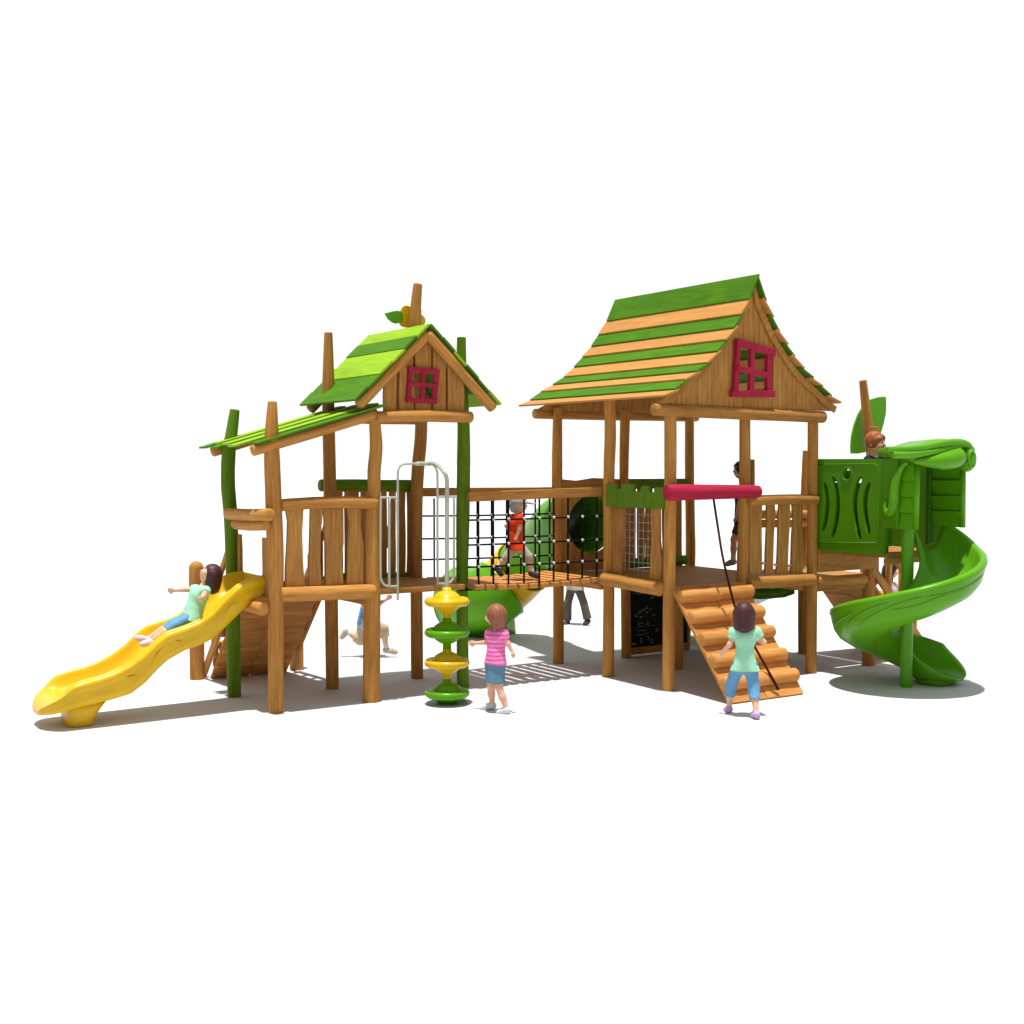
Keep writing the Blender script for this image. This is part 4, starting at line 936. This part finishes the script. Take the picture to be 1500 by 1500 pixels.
def person(label, J, root, face, hair, hairm, wear, group=None, hs=1.0, h=.0065, bs=1.0):
    """J: joints in world metres; face: gaze direction; wear: clothing description"""
    t = thing('person', label, 'child', root, group)
    L_, R_ = 'L', 'R'; g = {k: V(v) for k, v in J.items()}
    sh = (g['shL']+g['shR'])/2; hp_ = (g['hiL']+g['hiR'])/2; hd = g['head']; nk = g.get('neck', sh+(sh-hp_).normalized()*.03)
    up = (hd-nk).normalized(); f = V(face); up = (V((0, 0, 1))*.6+up*.4).normalized() if 'tilt' not in J else up; f = (f-up*f.dot(up)).normalized(); r = f.cross(up).normalized(); AX = (r, f, up)
    spine = (sh-hp_).normalized(); across = (g['shR']-g['shL']).normalized(); frw = across.cross(spine).normalized() if across.length else f
    side_hip = (g['hiR']-g['hiL']); side_hip = side_hip.normalized() if side_hip.length > 1e-4 else across
    H_ = hs; b = bs
    def torso(F_, e, top=True):
        c1 = sh-spine*.075*b; c2 = hp_+spine*.12*b
        F_.cone(c1-across*.035*b, c1+across*.035*b, .072*b+e, .072*b+e, .05); F_.cone(c1, c2, .087*b+e, .080*b+e, .04); F_.cone(c2, hp_+spine*.02, .080*b+e, .083*b+e, .04)
        for k in 'LR': F_.ball(g['sh'+k]-spine*.012, .040*b+e, k=.05)
        F_.cone(g['shL']-spine*.012, g['shR']-spine*.012, .034*b+e, .034*b+e, .04)
    B_ = Field(h); torso(B_, 0); B_.cone(hp_-side_hip*.04*b, hp_+side_hip*.04*b, .072*b, .072*b, .04)
    B_.cone(sh+spine*.01, hd-up*.05*H_, .036*b, .036*b, .03)
    for k, sg in (('L', -1), ('R', 1)):
        B_.cone(g['sh'+k]-spine*.01, g['el'+k], .034*b, .027*b, .02); B_.cone(g['el'+k], g['wr'+k], .027*b, .019*b, .02)
        hd_ = (g['ha'+k]-g['wr'+k]); hl = max(.07*b, hd_.length); hd_ = hd_.normalized(); fore = (g['wr'+k]-g['el'+k]).normalized()
        pn = across*sg if abs(hd_.dot(across)) < .8 else frw
        pn = (pn-hd_*pn.dot(hd_)).normalized(); wd = hd_.cross(pn).normalized(); wd = wd if wd.dot(frw) > 0 else -wd      # thumb side
        w0 = g['wr'+k]; pm = w0+hd_*.048*b
        B_.cone(w0+hd_*.004, w0+hd_*.03*b, .018*b, .022*b, .012, sq=(pn, 1.5)); B_.cone(pm-wd*.015*b-hd_*.01, pm+wd*.015*b-hd_*.01, .0165*b, .0165*b, .012, sq=(pn, 1.25))
        for q, (off, ln) in enumerate(((.021, .030), (.007, .035), (-.007, .032), (-.020, .024))):
            p0 = pm+wd*off*b; p1 = p0+(hd_*.9+wd*off*4-pn*.12)*ln*.6*b; p2 = p1+(hd_*.8-pn*.45*1)*ln*.55*b
            B_.cone(p0, p1, .0075*b, .007*b, .004); B_.cone(p1, p2, .007*b, .0062*b, .004)
        q0 = w0+hd_*.02*b+wd*.016*b; q1 = q0+(hd_*.6+wd*.8)*.026*b; B_.cone(q0, q1, .0085*b, .0078*b, .006); B_.cone(q1, q1+(hd_*.9+wd*.15-pn*.2)*.02*b, .0078*b, .0065*b, .004)
        B_.cone(g['hi'+k], g['kn'+k], .060*b, .042*b, .03); B_.cone(g['kn'+k], g['an'+k].lerp(g['kn'+k], .55), .041*b, .040*b, .02); B_.cone(g['an'+k].lerp(g['kn'+k], .55), g['an'+k], .040*b, .026*b, .02)
        B_.cone(g['an'+k], g['to'+k], .027*b, .022*b, .015)
    # head
    B_.ball(hd+up*.012*H_, .098*H_, (.92, 1., 1.), AX, k=.02); B_.cone(hd+f*.025*H_-up*.02*H_, hd+f*.046*H_-up*.070*H_, .066*H_, .036*H_, .03)
    B_.cone(hd+f*.088*H_+up*.008*H_, hd+f*.108*H_-up*.018*H_, .010*H_, .014*H_, .012)
    B_.ball(hd+f*.083*H_-up*.058*H_, .020*H_, (1.2, .7, .8), AX, k=.012)
    for sg in (-1, 1):
        B_.ball(hd+r*sg*.092*H_-up*.012*H_-f*.01*H_, .024*H_, (.45, .8, 1.15), AX, k=.01); B_.ball(hd+f*.072*H_+r*sg*.045*H_-up*.025*H_, .034*H_, k=.02)
        B_.carve(hd+f*.104*H_+r*sg*.037*H_+up*.008*H_, .018*H_, k=.012)
    B_.build('body', 'skin', t)
    for sg in (-1, 1):
        c = hd+f*.080*H_+r*sg*.036*H_+up*.006*H_
        e = MB().ball(c, .0165*H_, (1, 1, 1), seg=14).build('eye', 'eyew', t); MB().ball(c+f*.0085*H_, .0105*H_, (1, 1, 1), seg=12).build('iris', 'eye', e)
        MB().tube([c+f*.012*H_-r*.018*H_+up*.024*H_, c+f*.016*H_+up*.03*H_, c+f*.012*H_+r*.018*H_+up*.025*H_], .0042*H_, seg=6).build('eyebrow', hairm, t)
    MB().tube([hd+f*.090*H_-r*.022*H_-up*.050*H_, hd+f*.102*H_-up*.053*H_, hd+f*.090*H_+r*.022*H_-up*.050*H_], .0055*H_, seg=8).build('mouth', 'lip', t)
    # hair
    Hf = Field(h*.9)
    if hair in ('bob', 'long', 'short'):
        Hf.ball(hd+up*.022*H_-f*.010*H_, .112*H_, (.97, 1., 1.), AX, k=.02)
        if hair == 'bob':
            Hf.cone(hd-f*.02*H_, hd-f*.025*H_-up*.075*H_, .105*H_, .088*H_, .03)
        if hair == 'long':
            hang = V((0, 0, -1))*.55-up*.45
            Hf.cone(hd-f*.025*H_, hd-f*.045*H_+hang*.11*H_, .103*H_, .092*H_, .03)
            for sg in (-1, 1): Hf.cone(hd+r*sg*.075*H_-f*.01*H_, hd+r*sg*.075*H_-f*.03*H_+hang*.13*H_, .045*H_, .036*H_, .03)
            Hf.cone(hd-f*.05*H_+hang*.05, hd-f*.06*H_+hang*.16*H_, .085*H_, .072*H_, .03, cut=(False, True))
        if hair == 'short':
            for i in range(16):
                a = 2*math.pi*i/16+random.uniform(-.2, .2); e = random.uniform(.2, 1.1); d = r*math.cos(a)*math.cos(e)+f*math.sin(a)*math.cos(e)+up*math.sin(e)
                Hf.ball(hd+d*.085*H_+up*.018*H_, .034*H_, k=.015)
        lowf = .02 if hair != 'short' else .015
        Hf.carve(hd+f*.115*H_-up*.060*H_, .105*H_, (.82, 1.02, 1.05), AX, k=.012)
        if hair == 'short': Hf.carve(hd-up*.115*H_+f*.02*H_, .098*H_, (1.3, 1.2, .75), AX, k=.015)
        Hf.build('hair', hairm, t)
    if hair == 'cap':
        Hf.ball(hd+up*.020*H_-f*.004*H_, .112*H_, (.98, 1.03, 1.02), AX, k=.01); Hf.above(hd+up*.028*H_, up)
        Hf.build('cap', 'capgrey', t)
        K_ = Field(h*.9); K_.cone(hd+f*.10*H_+up*.035*H_, hd+f*.175*H_+up*.022*H_, .085*H_, .06*H_, .01, sq=(up, 4.5)); K_.build('cap_brim', 'capgrey', t)
        Q = Field(h*.9); Q.ball(hd+up*.015*H_-f*.012*H_, .105*H_, (.97, 1, 1), AX, k=.01); Q.carve(hd+f*.10*H_-up*.05*H_, .10*H_, (.9, 1, 1), AX); Q.cone(hd-f*.05*H_-up*.0*H_, hd-f*.05*H_-up*.06*H_, .07*H_, .05*H_, .02); Q.build('hair_cover', 'capgrey', t)
    # clothes
    e = .012
    if 'shirt' in wear:
        W = Field(h); torso(W, e); lw = .09 if wear.get('skirt') else .088; hw = max(.05, (g['hiR']-g['hiL']).length/2)
        W.cone(hp_+spine*.06-side_hip*.022*b, hp_-spine*.075*b-side_hip*hw, .080*b+e, lw*b+e, .03); W.cone(hp_+spine*.06+side_hip*.022*b, hp_-spine*.075*b+side_hip*hw, .080*b+e, lw*b+e, .03)
        W.above(hp_-spine*wear.get('hem', .055)*b, spine); sl = wear.get('sleeve', .5)
        for k in 'LR':
            a = g['sh'+k]-spine*.01; q = g['el'+k]
            if sl <= 1: W.cone(a, a.lerp(q, sl), .037*b+e, .036*b+e, .025, cut=(False, True))
            else: W.cone(a, q, .036*b+e, .032*b+e, .02); W.cone(q, q.lerp(g['wr'+k], sl-1), .031*b+e, .025*b+e, .02, cut=(False, True))
        W.carve(sh+spine*.052, .050*b, k=.008)
        W.build('shirt', wear['shirt'], t)
    if 'bottom' in wear:
        W = Field(h); c2 = hp_+spine*.045
        W.cone(c2, hp_, .084*b+.004, .090*b+.004, .03, cut=(True, False)); W.cone(hp_-side_hip*.04*b, hp_+side_hip*.04*b, .076*b+.006, .076*b+.006, .04)
        ln = wear.get('leg', .9); wid = wear.get('wide', 1.)
        for k in 'LR':
            a, q, z = g['hi'+k], g['kn'+k], g['an'+k]
            if ln <= 1: W.cone(a, a.lerp(q, ln), .066*b*wid, .060*b*wid, .03, cut=(False, True))
            else: W.cone(a, q, .066*b*wid, .054*b*wid, .03); W.cone(q, q.lerp(z, ln-1), .054*b*wid, .052*b*wid*(1.15 if wear.get('flare') else 1), .02, cut=(False, True))
        if wear.get('skirt'):
            W.cone(hp_, (g['hiL'].lerp(g['knL'], ln)+g['hiR'].lerp(g['knR'], ln))/2, .092*b, .112*b, .03, cut=(False, True))
        W.build('skirt' if wear.get('skirt') else 'trousers', wear['bottom'], t)
    if 'sock' in wear:
        for k in 'LR': Field(h).cone(g['an'+k].lerp(g['kn'+k], .30), g['an'+k], .034*b, .033*b, .01, cut=(True, False)).build('sock', wear['sock'], t)
    for k in 'LR':
        W = Field(h*.8); a, q = g['an'+k], g['to'+k]; d = (q-a); fd = g.get('fd'+k)
        dn = V((0, 0, -1)) if fd is None else V(fd); dn = (dn-d.normalized()*dn.dot(d.normalized())*.0).normalized()
        heel = a+dn*.022*b; W.cone(heel-d.normalized()*.012, q, .036*b, .030*b, .02); W.cone(heel, a+dn*.008*b, .036*b, .033*b, .02); W.cone(a.lerp(q, .6), q, .034*b, .030*b, .02)
        W.build('shoe', wear['shoe'], t)
    return t

def fitted(rootpx, depth_z=0.):
    """joint reader: pixel plus metres towards the back, on the upright plane through the child's root"""
    root = PZ(rootpx[0], rootpx[1], depth_z); hv = V((root.x-CAM[0], root.y-CAM[1], 0)).normalized()
    def j(x, y, dy=0.):
        d = V(ray(x, y)); c = V(CAM); k = ((root+hv*dy)-c).dot(hv)/d.dot(hv); return c+d*k
    rt_ = V((hv.y, -hv.x, 0)); return root, j, hv, rt_

# girl at the foot of the log ramp, seen from behind
ro, j, hv, rv = fitted((1087, 1049))
person('girl in mint top and cropped jeans gripping the rope at the log ramp', dict(head=j(1090, 899), shL=j(1075, 924.5), shR=j(1108, 924.5, .02), elL=j(1069, 944, -.03), elR=j(1119, 941, .02), wrL=j(1057, 957.5, .06), haL=j(1052, 966, .09), wrR=j(1109, 937, .22), haR=j(1101, 938, .27),
       hiL=j(1082, 975), hiR=j(1100, 975), knL=j(1071, 1003, .10), knR=j(1104, 1008, -.02), anL=j(1068, 1036, .16), anR=j(1108, 1044.5, -.14), toL=j(1064, 1039.5, .27), toR=j(1102, 1047.5, -.04)), ro, hv, 'long', 'hair_brown',
       dict(shirt='mint', sleeve=.55, bottom='jeans', leg=1.48, wide=1.14, shoe='lilac_shoe'))
# girl in pink at the disc climber
ro, j, hv, rv = fitted((722, 1043))
person('girl in striped pink top and denim skirt reaching for the disc climber', dict(head=j(726, 902), shL=j(718.5, 927, .05), shR=j(737.5, 927, -.03), elL=j(713, 941, .08), wrL=j(697, 942, .14), haL=j(687, 942, .16), elR=j(744, 943, -.06), wrR=j(749.5, 953, -.07), haR=j(753.5, 963, -.08),
       hiL=j(720, 973, .03), hiR=j(731, 973, -.03), knL=j(719, 1004, .06), knR=j(731, 1007, -.06), anL=j(721, 1031, .12), anR=j(742, 1038, -.10), toL=j(707, 1037, .13), toR=j(730.5, 1043.5, -.07)), ro, -rv*.9+hv*.45, 'bob', 'hair_auburn',
       dict(shirt='pink', sleeve=.5, bottom='skirt', leg=.80, skirt=True, wide=.95, hem=.0, shoe='white_shoe'))
# girl on the yellow slide
def q(x, y, Y=.59): return PY(200+x/10, 810+y/10, Y)
person('girl in mint top and jeans sliding down the yellow slide with arms out', dict(head=q(1085, 320), neck=q(985, 470), shL=q(1015, 545, .46), shR=q(870, 525, .70), elL=q(985, 625, .34), wrL=q(955, 655, .27), haL=q(925, 675, .22), elR=q(710, 535, .74), wrR=q(560, 548, .75), haR=q(455, 540, .75),
       hiL=q(830, 930, .53), hiR=q(800, 915, .65), knL=q(560, 1065, .51), knR=q(520, 1040, .67), anL=q(215, 1290, .53), anR=q(180, 1255, .65), toL=q(95, 1335, .53), toR=q(15, 1250, .65), fdL=(-.6, 0, -.8), fdR=(-.6, 0, -.8), tilt=(0, 0, 0)), PY(283, 918, .59), (-1, .12, .28), 'long', 'hair_brown',
       dict(shirt='mint', sleeve=.45, bottom='jeans', leg=1.32, wide=.95, shoe='pale_shoe'))
# boy crossing the bridge
ro, j, hv, rv = fitted((758, 848), 1.255)
person('boy in orange-red shirt, khaki shorts and grey cap walking over the rope bridge', dict(head=j(759, 739), shL=j(752, 758, .07), shR=j(762, 758, -.07), elL=j(742, 770, .10), wrL=j(748, 780, .12), haL=j(754, 785, .12), elR=j(761, 774, -.10), wrR=j(757.5, 785, -.10), haR=j(757, 793, -.10),
       hiL=j(754, 799, .05), hiR=j(760, 799, -.05), knL=j(743, 815, .05), knR=j(774, 815, -.05), anL=j(729, 831, .05), anR=j(779, 838, -.05), toL=j(734, 841, .05), toR=j(787, 844, -.05), fdL=(-.75, .4, -.4)), ro, rv, 'cap', 'hair_mid',
       dict(shirt='orange', sleeve=.55, bottom='khaki', leg=1.3, wide=1.02, shoe='dark_shoe', sock='sock'))
# boy on the deck of the larger tower
ro, j, hv, rv = fitted((1076, 829), 1.255)
person('black-haired boy in dark shirt standing on the deck half behind a post', dict(head=j(1086, 689), shL=j(1085, 718, -.07), shR=j(1089, 718, .07), elL=j(1083, 740, -.09), wrL=j(1079, 757, -.10), haL=j(1076, 766, -.10), elR=j(1094, 740, .09), wrR=j(1092, 756, .10), haR=j(1089, 765, .10),
       hiL=j(1086, 762, -.05), hiR=j(1090, 762, .05), knL=j(1075, 790, -.05), knR=j(1094, 790, .05), anL=j(1074, 821, -.05), anR=j(1095, 821, .05), toL=j(1066, 826, -.05), toR=j(1087, 826, .05)), ro, -rv, 'short', 'hair_black',
       dict(shirt='black_shirt', sleeve=.55, bottom='navy_denim', leg=.75, shoe='grey_shoe', sock='sock'), bs=1.12, hs=1.05)
# ginger boy on the raised platform
rp_ = V((7.62, -1.98, 1.62)); pxm = PXM(rp_)
ro, j, hv, rv = fitted((1283, 806), 1.62)
person('ginger-haired boy in navy top looking out above the green barrier panel', dict(head=j(1282, 649), shL=j(1272, 673, -.05), shR=j(1290, 674, .07), elL=j(1268, 697, -.07), wrL=j(1275, 713, -.09), haL=j(1281, 721, -.10), elR=j(1294, 697, .09), wrR=j(1298, 713, .06), haR=j(1301, 721, .04),
       hiL=j(1279, 733, -.05), hiR=j(1287, 733, .05), knL=j(1279, 766, -.05), knR=j(1287, 766, .05), anL=j(1279, 796, -.05), anR=j(1287, 796, .05), toL=j(1288, 802, -.05), toR=j(1296, 802, .05)), ro, rv*.92-hv*.38, 'short', 'hair_red',
       dict(shirt='navy', sleeve=.9, bottom='khaki', leg=1.8, shoe='dark_shoe'), bs=1.05, hs=1.12)
# runner behind the smaller tower
ro, j, hv, rv = fitted((560, 962))
person('child in blue top and sand shorts running behind the smaller tower', dict(head=j(549, 849), shL=j(541, 870, .08), shR=j(545, 871, -.08), elL=j(556, 884, .1), wrL=j(566, 878, .1), haL=j(572, 874, .1), elR=j(527, 876, -.12), wrR=j(533, 890, -.14), haR=j(537, 896, -.14),
       hiL=j(534, 910, .05), hiR=j(537, 911, -.05), knL=j(528, 937, .05), knR=j(561, 921, -.05), anL=j(508, 926, .05), anR=j(566, 950, -.05), toL=j(501, 933, .05), toR=j(579, 955, -.05), fdL=(-.9, .3, .1)), ro, rv, 'short', 'hair_mid',
       dict(shirt='blue', sleeve=.5, bottom='sand', leg=1.42, wide=1.28, shoe='khaki', sock='sock'), h=.008, bs=1.12)
# walker far behind the bridge
ro, j, hv, rv = fitted((844, 915))
person('brown-haired child in flared grey trousers walking far behind the bridge', dict(head=j(842, 799), shL=j(848, 819, -.08), shR=j(836, 819, .08), elL=j(853, 838, -.1), wrL=j(856, 851, -.12), haL=j(857, 857, -.12), elR=j(831, 838, .1), wrR=j(829, 851, .1), haR=j(828, 857, .1),
       hiL=j(846, 858, -.05), hiR=j(838, 858, .05), knL=j(855, 883, -.05), knR=j(832, 883, .05), anL=j(861, 908, -.08), anR=j(831, 910, .08), toL=j(857, 914, -.12), toR=j(827, 915, .0)), ro, -rv*.6+hv*.6, 'short', 'hair_mid',
       dict(shirt='khaki', sleeve=1.8, bottom='grey_trouser', leg=1.95, wide=1.0, flare=True, shoe='dark_shoe'), h=.009, bs=1.2)
# girl glimpsed beyond the rear ramp
ro, j, hv, rv = fitted((1306, 941))
person('dark-haired girl in blush top glimpsed between the green slide and the rear ramp', dict(head=j(1305, 836), shL=j(1301, 857, -.08), shR=j(1309, 857, .08), elL=j(1299, 872, -.1), wrL=j(1302, 883, -.11), haL=j(1304, 890, -.11), elR=j(1311, 872, .1), wrR=j(1312, 883, .1), haR=j(1313, 890, .1),
       hiL=j(1302, 895, -.04), hiR=j(1308, 895, .04), knL=j(1303, 916, -.04), knR=j(1309, 916, .04), anL=j(1303, 936, -.04), anR=j(1309, 936, .04), toL=j(1312, 939, -.04), toR=j(1318, 939, .04)), ro, rv, 'long', 'hair_black',
       dict(shirt='blush', sleeve=.6, bottom='jeans', leg=1.6, shoe='white_shoe'), h=.009)
